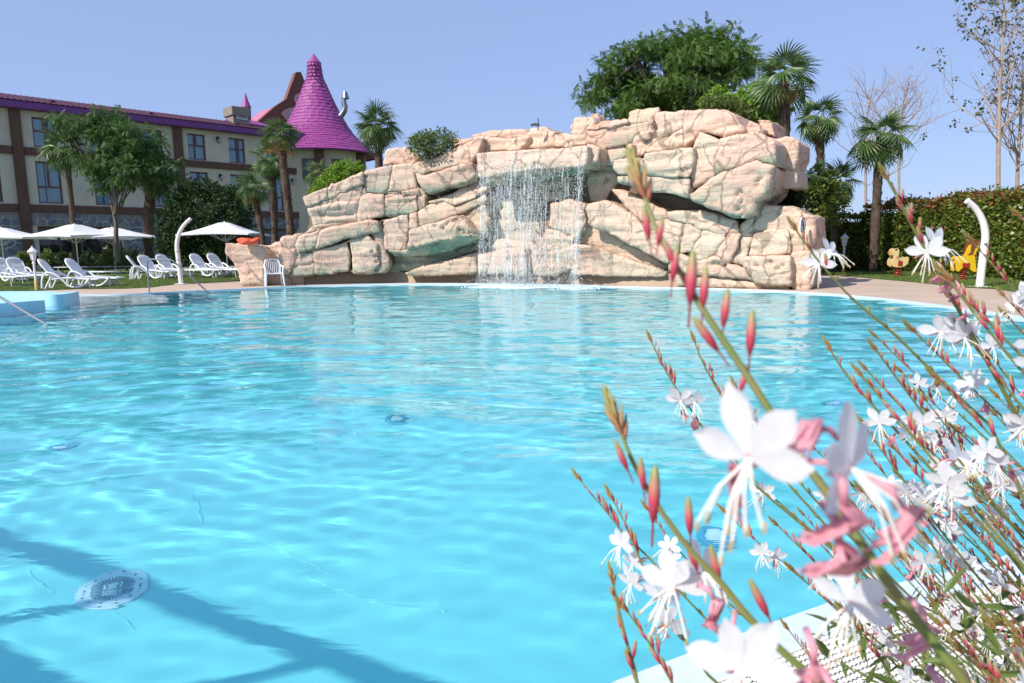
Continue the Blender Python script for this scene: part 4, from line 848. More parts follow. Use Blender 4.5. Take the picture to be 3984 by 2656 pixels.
palm('low fan palm pressed against the ivy on the rock', [(3150, 900), (3150, 760), (3152, 700)], 24.5, 0.72, 20, 12, .13, 2, ground=0, low=-30)
# ------------------------------------------------------------------ trees
z1 = lambda pts: [(x / 2.24, 150 + y / 2.24) for x, y in pts]
c6 = lambda pts: [(2200 + x / 2.24, y / 2.24) for x, y in pts]
TP = z1([(520, 710), (600, 640), (730, 640), (880, 625), (1000, 600), (1100, 600), (1120, 700), (1200, 660), (1290, 720), (1290, 780), (1410, 820), (1360, 900), (1470, 1020), (1560, 1130), (1540, 1260), (1400, 1280), (1240, 1240), (1100, 1330), (930, 1340), (820, 1240), (720, 1190), (680, 1130), (800, 1000), (780, 860), (600, 800), (530, 770)])
tree('feathery_tree', 'leafy feathery tree with a forked pale trunk in front of the hotel', PY(458, 1010, 35), PY(447, 835, 35), TP, 35, 1.5, 62, .24, 16, .27, PIN_V, PIN_F, M_ail, 20, .13, droop=.35, margin=.9, spray=6, flat=.6)
BT = c6([(130, 880), (160, 780), (250, 740), (260, 600), (370, 500), (440, 440), (520, 450), (640, 420), (710, 310), (810, 320), (880, 345), (1000, 295), (1110, 300), (1180, 270), (1205, 195), (1300, 215), (1330, 310), (1400, 380), (1500, 390), (1640, 325), (1650, 370), (1560, 430), (1520, 500), (1640, 550), (1660, 590), (1560, 620), (1560, 720), (1400, 760), (1300, 860), (1300, 1000), (700, 1020), (300, 1060), (160, 1000)])
tree('spreading_tree', 'big spreading dark green tree rising behind the top of the rock', PY(2590, 900, 30), PY(2590, 560, 30), BT, 30, 2.4, 120, .27, 16, .29, PIN_V, PIN_F, M_ail2, 21, .24, droop=.35, nl=34, margin=.35, spray=6, flat=.6)
CT = c6([(1190, 900), (1280, 770), (1380, 760), (1460, 830), (1540, 800), (1640, 745), (1800, 740), (1860, 840), (1980, 840), (1960, 930), (1860, 1000), (1860, 1100), (1700, 1050), (1560, 960), (1380, 900)])
tree('lime_leaved_tree', 'bright lime green broad leaved tree beside the tall windblown palm', PY(2940, 800, 24), PY(2940, 480, 24), CT, 24, 1.0, 90, .26, 34, .20, BROAD_V, BROAD_F, M_cat, 22, .10, droop=.6, out=.5, margin=.2)
M_tuft = leafmat('dull_tuft_leaves', (0.055, 0.07, 0.03), (0.12, 0.13, 0.06))
def bare_tree(label, stems, Y, seed, leafy, seglen=1.0, tops=None, group='bare trees beyond the hedge'):
    base = PY(*stems[0][0], Y); base[2] = 0; t = empty('bare_tree', base, label, 'tree', group); rg = np.random.default_rng(seed); mb = MB(); tips = []
    def grow(p, d, L_, r, depth):
        n = 4; pts = [p]
        for i in range(n): d = d + rg.normal(size=3) * .10 + np.array((0, 0, .10)); d /= np.linalg.norm(d); pts.append(pts[-1] + d * L_ / n)
        mb.tube(pts, list(np.linspace(r, r * .45, n + 1)), 5, caps=False); tips.append(pts[-1])
        if depth > 0:
            for _ in range(rg.integers(2, 4)):
                i = rg.integers(1, n + 1); a = rg.normal(size=3) * .75 + d * .75 + np.array((0, 0, .25)); a /= np.linalg.norm(a); grow(pts[i], a, L_ * rg.uniform(.45, .75), r * .5, depth - 1)
    for st, r0, nb in [s[:3] for s in [(x[0:1] and x) for x in [(q, .085, 34) for q in stems]]]:
        P = [PY(x, y, Y) for x, y in st]; P[0][2] = 0; P = [p - base for p in P]; Q = []
        for i in range(len(P) - 1): Q += [P[i] + (P[i + 1] - P[i]) * j / 5 for j in range(5)]
        Q.append(P[-1]); k = len(Q); rad = np.linspace(r0, .025, k) * seglen; mb.tube(Q, list(rad), 7, caps=False)
        for b in range(nb):
            j = int(rg.uniform(.30, .98) * (k - 1)); a = rg.random() * 6.28; e = math.radians(rg.uniform(15, 55)); d = np.array((math.cos(a) * math.cos(e), math.sin(a) * math.cos(e), math.sin(e))); grow(Q[j], d, seglen * (1 - .55 * j / k) * rg.uniform(1.4, 3.2), rad[j] * .38 + .004, 2)
    mb.build('trunk', M_birch, t, True)
    if leafy:
        tips = np.array(tips); tips = tips[tips[:, 2] > leafy[0]]; tips = tips[rg.random(len(tips)) < .55]; V, F = clumps(tips, .13, leafy[1], .11, BROAD_V, BROAD_F, rg, .5); link('crown', np_mesh('crown', V, F, M_tuft), t)
    return t
bare_tree('thin tree with sparse leaf tufts rising highest beyond the hedge', [[(3895, 900), (3885, 600), (3890, 350), (3905, 100), (3912, -150)]], 24, 31, (3.5, 7), 1.0)
bare_tree('thin reddish bare tree at the hedge, next to the tufted one', [[(3962, 900), (3960, 650), (3975, 400), (3995, 150)]], 26, 32, (6, 3), 1.0)
bare_tree('pair of slender leafless trees behind the hairy trunked palm', [[(3378, 900), (3368, 640), (3375, 440), (3385, 350)], [(3505, 900), (3498, 600), (3512, 430), (3530, 340)]], 31, 33, None, .8)
# ------------------------------------------------------------------ bushes, hedges
bush('laurel_bush', 'massive dark glossy laurel beside the left shower, before the hotel', z1([(1340, 1500), (1480, 1420), (1510, 1330), (1640, 1230), (1800, 1240), (1900, 1300), (1980, 1270), (2060, 1300), (2140, 1400), (2200, 1500), (2230, 1900), (2000, 1960), (1400, 1960), (1380, 1700)]), 34.5, 1.6, 230, .42, 100, .15, M_laurel, 41, zb=.15, stems=10, margin=.3)
sl3 = lambda pts: [(x / 2.045, 750 + y / 2.045) for x, y in pts]
SHL = ['dark low shrub by the foot of the garden lamp bed', 'small olive shrub beside the shrub behind the lamp', 'dark low shrub behind the largest parasol pole', 'olive low shrub behind the second poolside lounger', 'small dark shrub between the parasol poles', 'olive shrub at the left of the spiky cycad', 'dark shrub behind the spiky cycad', 'olive shrub just right of the forked trunk', 'small dark shrub at the ivy covered palm trunk']
for i, (x, w, h, y0) in enumerate(((185, 75, 105, 560), (255, 55, 90, 560), (370, 70, 120, 560), (500, 60, 110, 555), (570, 50, 80, 555), (700, 60, 110, 560), (850, 80, 110, 560), (1060, 60, 120, 560), (1120, 40, 90, 560))):
    bush('low_shrub', SHL[i], sl3([(x - w, y0 + 10), (x - w * .8, y0 - h * .6), (x, y0 - h), (x + w * .8, y0 - h * .6), (x + w, y0 + 10)]), 38 + (i % 3), .5, 22, .22, 60, .12, M_laurel if i % 2 else M_bush, 50 + i, group='low shrubs along the hotel', zb=.15, stems=4)
for i, (x, w, h) in enumerate(((815, 105, 85), (1000, 70, 140))):
    C = np.array([PY(x / 2.045, 750 + 565 / 2.045, 37)]); o = empty('cycad', (C[0][0], C[0][1], .15), ('spiky low cycad under the parasols' if i == 0 else 'upright cycad between the tree trunk and the laurel'), 'plant')
    rg = np.random.default_rng(i); nf = 34; a = rg.random(nf) * 6.28; e = np.radians(rg.uniform(5 + 35 * i, 80, nf)); d = np.c_[np.cos(a) * np.cos(e), np.sin(a) * np.cos(e), np.sin(e)]
    fv, ff = pinnate(12, .018, .2); V, F = tile(fv, ff, mats_from(np.zeros((nf, 3)) + (0, 0, .1), d, rg.normal(size=nf) * .2, rg.uniform(.9, 1.4, nf))); link('frond', np_mesh('frond', V, F, M_palm), o)
za = lambda pts: [(1100 + x / 2.091, 400 + y / 2.091) for x, y in pts]
bush('rock_bush', 'round airy bush growing on top of the rock left of the ledge', za([(1010, 340), (1070, 270), (1200, 230), (1300, 240), (1400, 260), (1440, 330), (1400, 370), (1240, 420), (1150, 455), (1060, 430), (1060, 360)]), 22.9, .5, 100, .22, 24, .095, M_bush, 61, stems=34, margin=.1)
bush('rock_bush', 'yellow green bush trailing along the left rock slope', za([(205, 740), (270, 670), (330, 580), (450, 500), (560, 485), (670, 530), (560, 590), (400, 660), (240, 735)]), 24.3, .4, 110, .20, 26, .10, M_cat, 62, stems=12, margin=0)
bush('rock_bush', 'orange speckled bush on the top right of the rock', c6([(1170, 900), (1260, 860), (1400, 850), (1500, 870), (1600, 960), (1640, 1030), (1560, 1080), (1480, 1000), (1350, 955), (1200, 940)]), 20.9, .5, 100, .20, 26, .095, M_bush, 63, stems=14, margin=.0)
zb5 = lambda pts: [(2000 + x / 1.96, 400 + y / 1.96) for x, y in pts]
bush('ivy_mound', 'dark ivy mass filling the gap right of the rock overhang', zb5([(1960, 560), (2000, 480), (2080, 520), (2140, 620), (2240, 760), (2310, 800), (2290, 860), (2200, 820), (2080, 780), (1860, 780), (1850, 740), (1930, 690)]), 19.0, .5, 80, .25, 80, .10, M_laurel, 64, stems=6)
bush('ivy_mound', 'green shrub mass behind the rock corner near the right lamp', [(3100, 700), (3200, 650), (3280, 680), (3300, 780), (3290, 860), (3180, 900), (3110, 870)], 24.6, .7, 60, .32, 70, .13, M_hedge, 65, stems=6)
def hedge(label, path, h, w, n, seed, red):
    rg = np.random.default_rng(seed); path = [np.array(p, float) for p in path]; base = np.array((*path[0], 0)); t = empty('photinia_hedge', base, label, 'hedge'); seg = [np.linalg.norm(path[i + 1] - path[i]) for i in range(len(path) - 1)]; tot = sum(seg)
    s = rg.random(n) * tot; i = np.searchsorted(np.cumsum(seg), s); i = np.minimum(i, len(seg) - 1); st = np.r_[0, np.cumsum(seg)][i]; u = (s - st) / np.array(seg)[i]; P0 = np.array(path)[i]; P1 = np.array(path)[i + 1]; p = P0 + (P1 - P0) * u[:, None]
    tg = (P1 - P0) / np.array(seg)[i][:, None]; nr_ = np.c_[tg[:, 1], -tg[:, 0]]; hh = np.array([h(a) for a in s / tot]); top = rg.random(n) < .3; lumpy = .18 * fbm(s * .9, rg.random(n) * .1, seed, 2)
    fz = rg.random(n) ** .9; off = np.where(top, rg.uniform(-1, 1, n) * w, (w + .12 * fbm(s * 1.3, fz * hh * 1.5, 3.3, 2)) * np.where(rg.random(n) < .82, -1, 1)) + rg.normal(size=n) * .06
    z = np.where(top, hh + lumpy + rg.exponential(.05, n), .05 + fz * (hh + lumpy)); pos = np.c_[p - nr_ * -off[:, None], z]; ax = np.c_[nr_ * np.sign(off)[:, None] * .6, np.where(top, .8, .25)] + rg.normal(size=(n, 3)) * .5
    isr = rg.random(n) < np.where(z > hh - .25, red, .035); M = mats_from(pos - base, ax, rg.normal(size=n) * .8, rg.uniform(.08, .15, n))
    for mk, m, nm in ((~isr, M_hedge, 'foliage'), (isr, M_hred, 'red_shoots')): V, F = tile(LEAF_V, LEAF_F, M[mk]); tag(link(nm, np_mesh(nm, V, F, m), t), kind='stuff')
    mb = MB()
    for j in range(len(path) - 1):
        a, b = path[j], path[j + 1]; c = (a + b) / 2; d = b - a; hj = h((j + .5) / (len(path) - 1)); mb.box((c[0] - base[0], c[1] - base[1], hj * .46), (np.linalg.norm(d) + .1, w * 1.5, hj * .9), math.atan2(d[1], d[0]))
    mb.build('inner_shade_boxes', pm('hedge_inner_shade', (.02, .028, .01), (.04, .045, .02), 5, .95), t); return t  # solid dark boxes stand in for the shaded inside of the hedge
hedge('tall clipped photinia hedge with reddish shoots behind the right shower', [(12.9, 11), (14.2, 17.5), (15.3, 22), (15.6, 25.4), (14.2, 27.4)], lambda u: 2.45 + .05 * math.sin(u * 20), .7, 52000, 71, .34)
hedge('lower green hedge behind the right garden lamp', [(14.6, 27.2), (11.5, 28.2), (9.2, 29.3)], lambda u: 2.15 - .2 * u, .6, 15000, 72, .06)
# lawn blades along the visible lawns
rg = np.random.default_rng(77); Vg = np.array([(-.006, 0, 0), (.006, 0, 0), (0, .012, 1)]); Fg = np.array([(0, 1, 2)])
def blades(poly, n, zf, x0, x1, y0, y1, nm):
    q = rg.uniform((x0, y0), (x1, y1), (n, 2)); q = q[inside(q[:, 0], q[:, 1], poly)]; k = len(q); a = rg.random(k) * 6.28; hh = rg.uniform(.025, .065, k); M = np.zeros((k, 4, 4)); c, s = np.cos(a), np.sin(a)
    M[:, 0, 0] = c * 1.6; M[:, 0, 1] = -s; M[:, 1, 0] = s * 1.6; M[:, 1, 1] = c; M[:, 2, 2] = hh; M[:, 0, 2] = rg.normal(size=k) * .02; M[:, 1, 2] = rg.normal(size=k) * .02; M[:, 0, 3] = q[:, 0]; M[:, 1, 3] = q[:, 1]; M[:, 2, 3] = zf(q[:, 0], q[:, 1]); M[:, 3, 3] = 1
    V, F = tile(Vg, Fg, M); tag(link('grass', np_mesh('grass', V, F, M_blade)), nm, 'grass', kind='stuff')
blades(LAWN, 130000, lambda x, y: lawn_z(x, y), -24, -6, 21, 33, 'short mown grass of the left lawn')
blades(LAWN_R, 60000, lambda x, y: x * 0 + .012, 9, 16, 14, 29, 'short mown grass along the right hedge')
# ================================================================== FURNITURE
M_alu = pm('white_painted_metal', (0.72, 0.73, 0.74), rough=.35)
M_chrome = pm('polished_steel', (0.20, 0.21, 0.23), rough=.5, spec=.35)
M_canvas = pm('white_parasol_canvas', (0.80, 0.80, 0.82), (0.84, 0.84, 0.86), 3, 0.85, transl=.12)
M_sling = pm('white_sling_fabric', (0.72, 0.72, 0.73), (0.78, 0.78, 0.79), 40, 0.8)
M_ivory = pm('ivory_shower_enamel', (0.74, 0.72, 0.68), rough=.3)
M_yel = pm('yellowed_plastic', (0.55, 0.38, 0.14), (0.62, 0.46, 0.20), 8, .5)
M_orangec = pm('orange_red_cloth', (0.72, 0.075, 0.03), (0.80, 0.13, 0.05), 6, .7)
def G2(x, y):
    z = 0.012
    for _ in range(6): p = G(x, y, z); z = float(lawn_z(p[0], p[1]))
    return np.array((p[0], p[1], z))
LDIR = math.atan2(-1.0, 1.95)
def make_lounger():
    t = empty('sun_lounger', (0, 0, 0))
    s = MB(); xs = np.linspace(.58, 1.88, 14); zc = lambda x: .335 + .03 * math.sin((x - .58) * 4.2) - .05 * max(0, x - 1.6)
    for i, x in enumerate(xs): s.box((x, 0, zc(x)), (.078, .60, .028))
    for y in (-.31, .31): s.tube([(x, y, zc(x) - .01) for x in np.linspace(.55, 1.9, 9)], .026, 8)
    s.tube([(1.9, y, zc(1.9) - .01) for y in (-.31, 0, .31)], .026, 8); s.build('seat', M_white, t)
    b = MB(); A = np.array((.60, 0, .34)); B = np.array((.16, 0, .98)); u = (B - A); L_ = np.linalg.norm(u); u /= L_
    def bp(v, y, d=0): q = A + u * v; return (q[0] + d * u[2], y, q[2] - d * u[0])
    for i in range(13):
        y = -.25 + .5 * i / 12; top = L_ - .10 - .10 * (abs(y) / .25) ** 3
        b.tube([bp(.03, y), bp(top + .06, y)], .014, 4)
    b.tube([bp(0, -.30), bp(L_ - .22, -.31), bp(L_ - .08, -.25), bp(L_, -.13), bp(L_ + .01, 0), bp(L_, .13), bp(L_ - .08, .25), bp(L_ - .22, .31), bp(0, .30)], .03, 8)
    for v in (.04, .32, .60): b.tube([bp(v, -.29), bp(v, .29)], .022, 6)
    b.tube([bp(L_ - .09, -.22), bp(L_ - .05, 0), bp(L_ - .09, .22)], .05, 6); b.build('backrest', M_white, t, True)
    for y in (-.36, .36):
        MB().tube(chaikin([(.26, y, .0), (.27, y, .32), (.38, y, .56), (.62, y, .53), (.86, y, .33), (1.02, y, .10), (1.2, y, .03), (1.42, y, .06), (1.58, y, .2), (1.66, y * .93, .33)], 2, False), .034, 8).build('arm', M_white, t, True)
        MB().tube([(.26, y, .01), (.34, y * .95, .02), (.5, y * .9, .34)], .03, 8).build('leg', M_white, t, True)
        MB().tube([(1.6, y * .8, .33), (1.66, y * .82, .15), (1.63, y * .82, 0)], [.03, .028, .025], 8).build('leg', M_white, t, True)
    return t
def make_sunbed():
    t = empty('metal_sunbed', (0, 0, 0)); f = MB()
    for y in (-.32, .32): f.tube([(0, y, .34), (1.9, y, .34)], .018, 8)
    f.tube([(0, -.32, .34), (0, .32, .34)], .018, 8); f.tube([(1.9, -.32, .34), (1.9, .32, .34)], .018, 8); f.build('frame', M_alu, t, True)
    MB().box((.95, 0, .35), (1.84, .61, .014)).build('sling', M_sling, t)
    for x in (.35, 1.5):
        for y in (-.3, .3): MB().tube([(x, y, .34), (x + .06, y * 1.02, 0)], .014, 6).build('leg', M_alu, t, True)
        MB().tube([(x + .05, -.3, .03), (x + .05, .3, .03)], .012, 6).build('crossbar', M_alu, t, True)
    return t
def put(proto, first, loc, rz, label, cat, group):
    o = proto if first else copy_tree(proto); o.location = [float(a) for a in loc]; o.rotation_euler = (0, 0, rz); return tag(o, label, cat, group)
lp = make_lounger(); GRP = 'white plastic loungers on the lawn'
def L3(x, y): return G2(x / 2.045, 750 + y / 2.045)
specs = [((352, 765), (640, 757), 'white plastic lounger beside the garden lamp, closest to the pool edge'), ((572, 748), (880, 742), 'white plastic lounger next to the one at the garden lamp'),
         ((12, 700), None, 'white plastic lounger under the leftmost parasol'), ((122, 695), None, 'white plastic lounger just behind the garden lamp'),
         ((1035, 688), (1315, 678), 'white plastic lounger first of three before the left shower'), ((1150, 680), None, 'white plastic lounger in the middle of three before the left shower'), ((1290, 665), None, 'white plastic lounger of three standing right at the left shower'),
         ((1556, 662), None, 'white plastic lounger between the left shower and the lone parasol'), ((1692, 654), None, 'white plastic lounger below the lone parasol near the rock')]
for i, (h, f, lab) in enumerate(specs):
    p = L3(*h); rz = LDIR
    if f is not None: q = L3(*f); rz = math.atan2(q[1] - p[1], q[0] - p[0])
    if i > 4: rz = LDIR + .12
    put(lp, i == 0, p - np.array((math.cos(rz), math.sin(rz), 0)) * .2, rz, lab, 'lounger', GRP)
sp = make_sunbed(); GRP2 = 'flat metal sunbeds on the lawn'
for i, (h, lab) in enumerate((((-20, 738), 'flat white metal sunbed in front of the loungers under the left parasol'), ((195, 722), 'flat white metal sunbed partly behind the garden lamp'), ((700, 640), 'flat white metal sunbed before the spiky cycad'), ((480, 640), 'flat white metal sunbed behind the second pool edge lounger'),
                              ((880, 636), 'flat white metal sunbed at the pole of the second parasol'), ((1500, 676), 'flat white metal sunbed at the feet of the loungers near the rock'), ((1720, 672), 'flat white metal sunbed beside the pole of the lone parasol'), ((640, 690), 'flat white metal sunbed behind the backrest of the second lounger'))):
    put(sp, i == 0, L3(*h), LDIR + .08 * (i % 3), lab, 'sunbed', GRP2)
# ------------------------------------------------------------------ parasols
def parasol(px, apex, half, rimdrop, rz, label):
    base = G2(*px); Y = base[1]; top = PY(apex[0], apex[1], Y)[2] - base[2]; t = empty('parasol', base, label, 'parasol', 'white square parasols on the lawn', rz)
    MB().lathe([(.30, 0), (.30, .04), (.06, .06), (.05, .30)], 20).build('base_plate', M_alu, t, True); MB().tube([(0, 0, .05), (0, 0, top - .02)], .028, 10).build('pole', M_alu, t, True)
    n = 12; V = []; rim = top - rimdrop
    for j in range(n + 1):
        f = j / n; r = .12 + (1 - .12) * f
        for k in range(16):
            side, u = divmod(k, 4); u = u / 4; cs = [(1, 1), (-1, 1), (-1, -1), (1, -1)]; a, b = cs[side], cs[(side + 1) % 4]; x, y = (a[0] + (b[0] - a[0]) * u), (a[1] + (b[1] - a[1]) * u)
            sag = -.10 * math.sin(math.pi * f) * rimdrop * (1 if u == 0 else 1.4) - (.05 * math.sin(math.pi * u) * 0 if u else 0); sc_ = half * r * (1 - .05 * f * math.sin(math.pi * u))
            V.append((x * sc_, y * sc_, top - rimdrop * f ** 1.05 + sag + .06 * f * math.sin(math.pi * u)))
    F = [(j * 16 + k, j * 16 + (k + 1) % 16, (j + 1) * 16 + (k + 1) % 16, (j + 1) * 16 + k) for j in range(n) for k in range(16)]
    m = len(V); V += [(v[0], v[1], v[2] - .07) for v in V[n * 16:(n + 1) * 16]]; F += [(n * 16 + k, n * 16 + (k + 1) % 16, m + (k + 1) % 16, m + k) for k in range(16)]
    cp = MB().add(V, F).build('canopy', M_canvas, t, True, 25)
    MB().lathe([(half * .20, top - .10), (half * .14, top - .02), (.03, top + .035)], 4, rot=math.pi / 4).build('vent_cap', M_canvas, cp); MB().lathe([(.025, top + .02), (.03, top + .06), (.005, top + .09)], 8).build('finial', M_alu, t, True)
    for k in range(8):
        a = k * math.pi / 4; R_ = half * (1.38 if k % 2 else .95); MB().tube([(0, 0, top - .12), (math.cos(a) * R_, math.sin(a) * R_, rim + .0)], .012, 5).build('rib', M_alu, t)
        MB().tube([(0, 0, rim - .35), (math.cos(a) * R_ * .5, math.sin(a) * R_ * .5, (top + rim) / 2 - .1)], .009, 5).build('strut', M_alu, t)
    return t
parasol((22, 1074), (15, 886), 1.75, .50, math.radians(10), 'white parasol at the left end of the row, over the leftmost loungers')
parasol((309, 1067), (298, 874), 1.78, .58, math.radians(-18), 'largest white parasol standing behind the garden lamp')
parasol((452, 1062), (443, 886), 1.78, .52, math.radians(-35), 'white parasol overlapped by the larger one beside the tree trunk')
parasol((887, 1064), (880, 866), 1.62, .55, math.radians(2), 'lone white parasol between the left shower and the rock')
# ------------------------------------------------------------------ garden lamps
def lamp(px, h, label):
    b = G2(*px) if px[0] < 2000 else G(*px, .012); k = h / 1.45; t = empty('garden_lamp', b, label, 'lamp', 'white garden lamps')
    MB().lathe([(.05 * k, 0), (.05 * k, .3 * k), (.042 * k, .32 * k)], 12).build('post_sleeve', M_yel, t, True)
    MB().lathe([(.034 * k, .3 * k), (.034 * k, .86 * k), (.055 * k, .88 * k), (.055 * k, .90 * k), (.03 * k, .93 * k), (.05 * k, .98 * k), (.07 * k, 1.0 * k)], 14).build('post', M_alu, t, True)
    MB().lathe([(.06 * k, 1.0 * k), (.105 * k, 1.26 * k)], 6).build('glass', M_lglass, t)
    f = MB()
    for i in range(6): a = i * math.pi / 3; f.tube([(.065 * k * math.cos(a), .065 * k * math.sin(a), 1.0 * k), (.11 * k * math.cos(a), .11 * k * math.sin(a), 1.27 * k)], .010 * k, 4)
    f.build('lantern_frame', M_alu, t); MB().lathe([(.15 * k, 1.25 * k), (.155 * k, 1.27 * k), (.10 * k, 1.33 * k), (.05 * k, 1.38 * k), (.03 * k, 1.40 * k)], 12).build('cap', M_alu, t, True)
    MB().lathe([(.02 * k, 1.38 * k), (.03 * k, 1.41 * k), (.012 * k, 1.43 * k), (.004 * k, 1.47 * k)], 8).build('finial', M_alu, t, True)
lamp((143, 1129), 1.43, 'white garden lamp with lantern head standing by the loungers'); lamp((3280, 1061), 1.46, 'white garden lamp with lantern head standing in front of the green hedge')
# ------------------------------------------------------------------ showers
def shower(px, h, sgn, label, rr=.072, lawn=True):
    b = G2(*px) if lawn else G(*px, .012); t = empty('pool_shower', b, label, 'shower', 'curved poolside showers'); R_ = 1.25 * h / 2.4; zs = h - R_ * .92
    P = [(0, 0, 0), (-.02 * sgn, 0, zs * .5)] + [(sgn * (R_ * (1 - math.cos(a)) - .05), 0, zs + R_ * math.sin(a)) for a in np.linspace(0, .98, 10)]
    MB().tube(P, [rr * 1.12] + [rr * (1.1 - .3 * i / 10) for i in range(11)], 18).build('column', M_ivory, t, True); e = Vector(P[-1]); d = (Vector(P[-1]) - Vector(P[-2])).normalized()
    MB().tube([e - d * .01, e + d * .02], [rr * .86, rr * .86], 18).build('end_cap', M_white, t, True); q = e - d * .06 + Vector((0, 0, -rr)); MB().lathe([(.03, .06), (.035, .0), (.05, -.03)], 12, q).build('shower_head', M_chrome, t, True)
    MB().tube([(0, -rr * .8, h * .48), (0, -rr - .05, h * .48)], .025, 10).build('push_button', M_chrome, t, True); MB().tube([(0, -rr * .8, h * .36), (sgn * .0, -rr - .08, h * .36)], .018, 8).build('foot_tap', M_chrome, t, True)
    MB().box((0, 0, .012), (.34, .34, .024), bev=.01).build('base_plate', M_ivory, t)
shower((705, 1105), 2.45, 1, 'tall curved ivory shower on the paving beside the left lawn'); shower((3812, 1116), 2.12, -1, 'tall curved ivory shower on the grass before the photinia hedge', .08, False)
# ------------------------------------------------------------------ handrails
b0 = G(581, 1137); p1 = b0 + np.array((.02, 0, .97)); p2 = PY(668, 1009, 20.15); e0 = G(812, 1139, -.05); dn = (e0 - p2); dn /= np.linalg.norm(dn)
t = empty('handrail', b0, 'bent stainless handrail with an upright post at the pool steps below the shower', 'handrail')
MB().tube([p - b0 for p in chaikin([b0, b0 + np.array((0, 0, .5)), p1, (p1 + p2) / 2, p2, p2 * .5 + e0 * .5, e0 + dn * .5], 2, False, .12)], .022, 10).build('rail', M_chrome, t, True); MB().lathe([(.05, 0), (.05, .012), (.025, .02)], 16).build('flange', M_chrome, t, True)
e1 = G(180, 1262, -.03); s1 = PY(0, 1155, e1[1] + .25); dv = e1 - s1; s2 = s1 - dv * .35; s3 = s2 + np.array((-.7, .1, .0)); s4 = np.array((s3[0] - .1, s3[1], -.9))
t = empty('handrail', (s4[0], s4[1], 0), 'dark stainless handrail slanting into the water by the blue spa wall', 'handrail')
MB().tube([np.array(p) - np.array((s4[0], s4[1], 0)) for p in chaikin([s4, s3, s2, s1, e1, e1 + dv * .5], 2, False, .12)], .023, 10).build('rail', M_chrome, t, True); MB().lathe([(.05, -.9), (.05, -.885), (.025, -.88)], 16).build('flange', M_chrome, t, True)
# ------------------------------------------------------------------ plastic armchair
cb = G(1058, 1115); t = empty('plastic_armchair', (cb[0], cb[1] + .25, .0), 'white plastic armchair standing at the pool edge against the rock pillar', 'chair', rz=math.radians(25)); w = .27
MB().box((0, 0, .42), (.50, .48, .03), bev=.012).build('seat', M_white, t)
b = MB()
for i in range(7): y = -.17 + .34 * i / 6; b.tube([(y, .22, .44), (y * 1.1, .30, .83)], .013, 4)
b.tube([(-.23, .21, .42), (-.25, .28, .70), (-.2, .32, .86), (0, .33, .885), (.2, .32, .86), (.25, .28, .70), (.23, .21, .42)], .026, 8); b.build('backrest', M_white, t, True)
for s in (-1, 1):
    MB().tube([(s * .24, .27, .68), (s * .29, .05, .66), (s * .29, -.2, .64), (s * .28, -.25, .6)], .028, 8, squash=.6).build('armrest', M_white, t, True); MB().tube([(s * .28, -.24, .62), (s * .26, -.23, .42), (s * .29, -.29, .01)], [.026, .03, .02], 8).build('leg', M_white, t, True); MB().tube([(s * .24, .22, .44), (s * .28, .30, .01)], [.03, .02], 8).build('leg', M_white, t, True)
# ------------------------------------------------------------------ orange cloth bag on the pillar
pc = PY(963, 952, 22.75); V = []; n = 22
for j in range(9):
    for i in range(n):
        a = 2 * math.pi * i / n; f = math.sin(math.pi * (j + .35) / 9.7); V.append((math.cos(a) * .36 * f, math.sin(a) * .2 * f, .10 + .11 * -math.cos(math.pi * j / 8)))
V = np.array(V); V *= (1 + .42 * fbm(V[:, 0] * 6, V[:, 1] * 6, V[:, 2] * 9, 3))[:, None]; V[:, 2] = np.maximum(V[:, 2], 0)
o = MB().add(V, [(j * n + i, j * n + (i + 1) % n, (j + 1) * n + (i + 1) % n, (j + 1) * n + i) for j in range(8) for i in range(n)] + [tuple(range(8 * n, 9 * n))]).build('cloth_bag', M_orangec, None, True, 80); o.location = pc; tag(o, 'crumpled orange red cloth bag lying on top of the rock pillar', 'bag')
# ------------------------------------------------------------------ small camera on the rock
q = PY(2094, 492, 21.2); t = empty('security_camera', q, 'small grey camera on a short stand on top of the rock', 'camera'); M_gry = pm('dark_grey_metal', (.10, .11, .12), rough=.4)
MB().tube([(0, 0, -.1), (0, 0, .24)], .018, 8).build('stand', M_gry, t); MB().box((-.07, 0, .06), (.22, .09, .08), .2, bev=.015).build('housing', M_gry, t); MB().tube([(-.17, -.02, .05), (-.22, -.03, .04)], .03, 10).build('lens', M_iron, t)
# ------------------------------------------------------------------ no diving sign
sc0 = PY(3121, 875, 16.45); vd = np.array((sc0[0], sc0[1])) / np.hypot(sc0[0], sc0[1]); ang = math.radians(73); nn2 = -vd; nn2 = np.array((nn2[0] * math.cos(ang) - nn2[1] * math.sin(ang), nn2[0] * math.sin(ang) + nn2[1] * math.cos(ang)))
t = empty('prohibition_sign', sc0, 'round no diving sign with red ring and slash on the right end of the rock', 'sign', rz=math.atan2(nn2[1], nn2[0]) + math.pi / 2)
M_red = pm('sign_red', (.55, .03, .03), rough=.4); M_blk = pm('sign_black', (.02, .02, .02), rough=.5)
dsk = lambda r, y0, y1, m, nm, n=32: MB().prism([(r * math.cos(a), r * math.sin(a)) for a in np.linspace(0, 2 * math.pi, n + 1)[:-1]], (0, y0, 0), (1, 0, 0), (0, 0, 1), (0, 1, 0), y1 - y0).build(nm, m, t)
dsk(.19, -.02, .0, M_white, 'disc')
rg_ = MB(); n = 32; P0 = [(math.cos(a), math.sin(a)) for a in np.linspace(0, 2 * math.pi, n + 1)[:-1]]; rg_.add([(x * r, -.024, z * r) for r in (.188, .155) for x, z in P0], [(i, (i + 1) % n, n + (i + 1) % n, n + i) for i in range(n)]); rg_.build('red_ring', M_red, t)
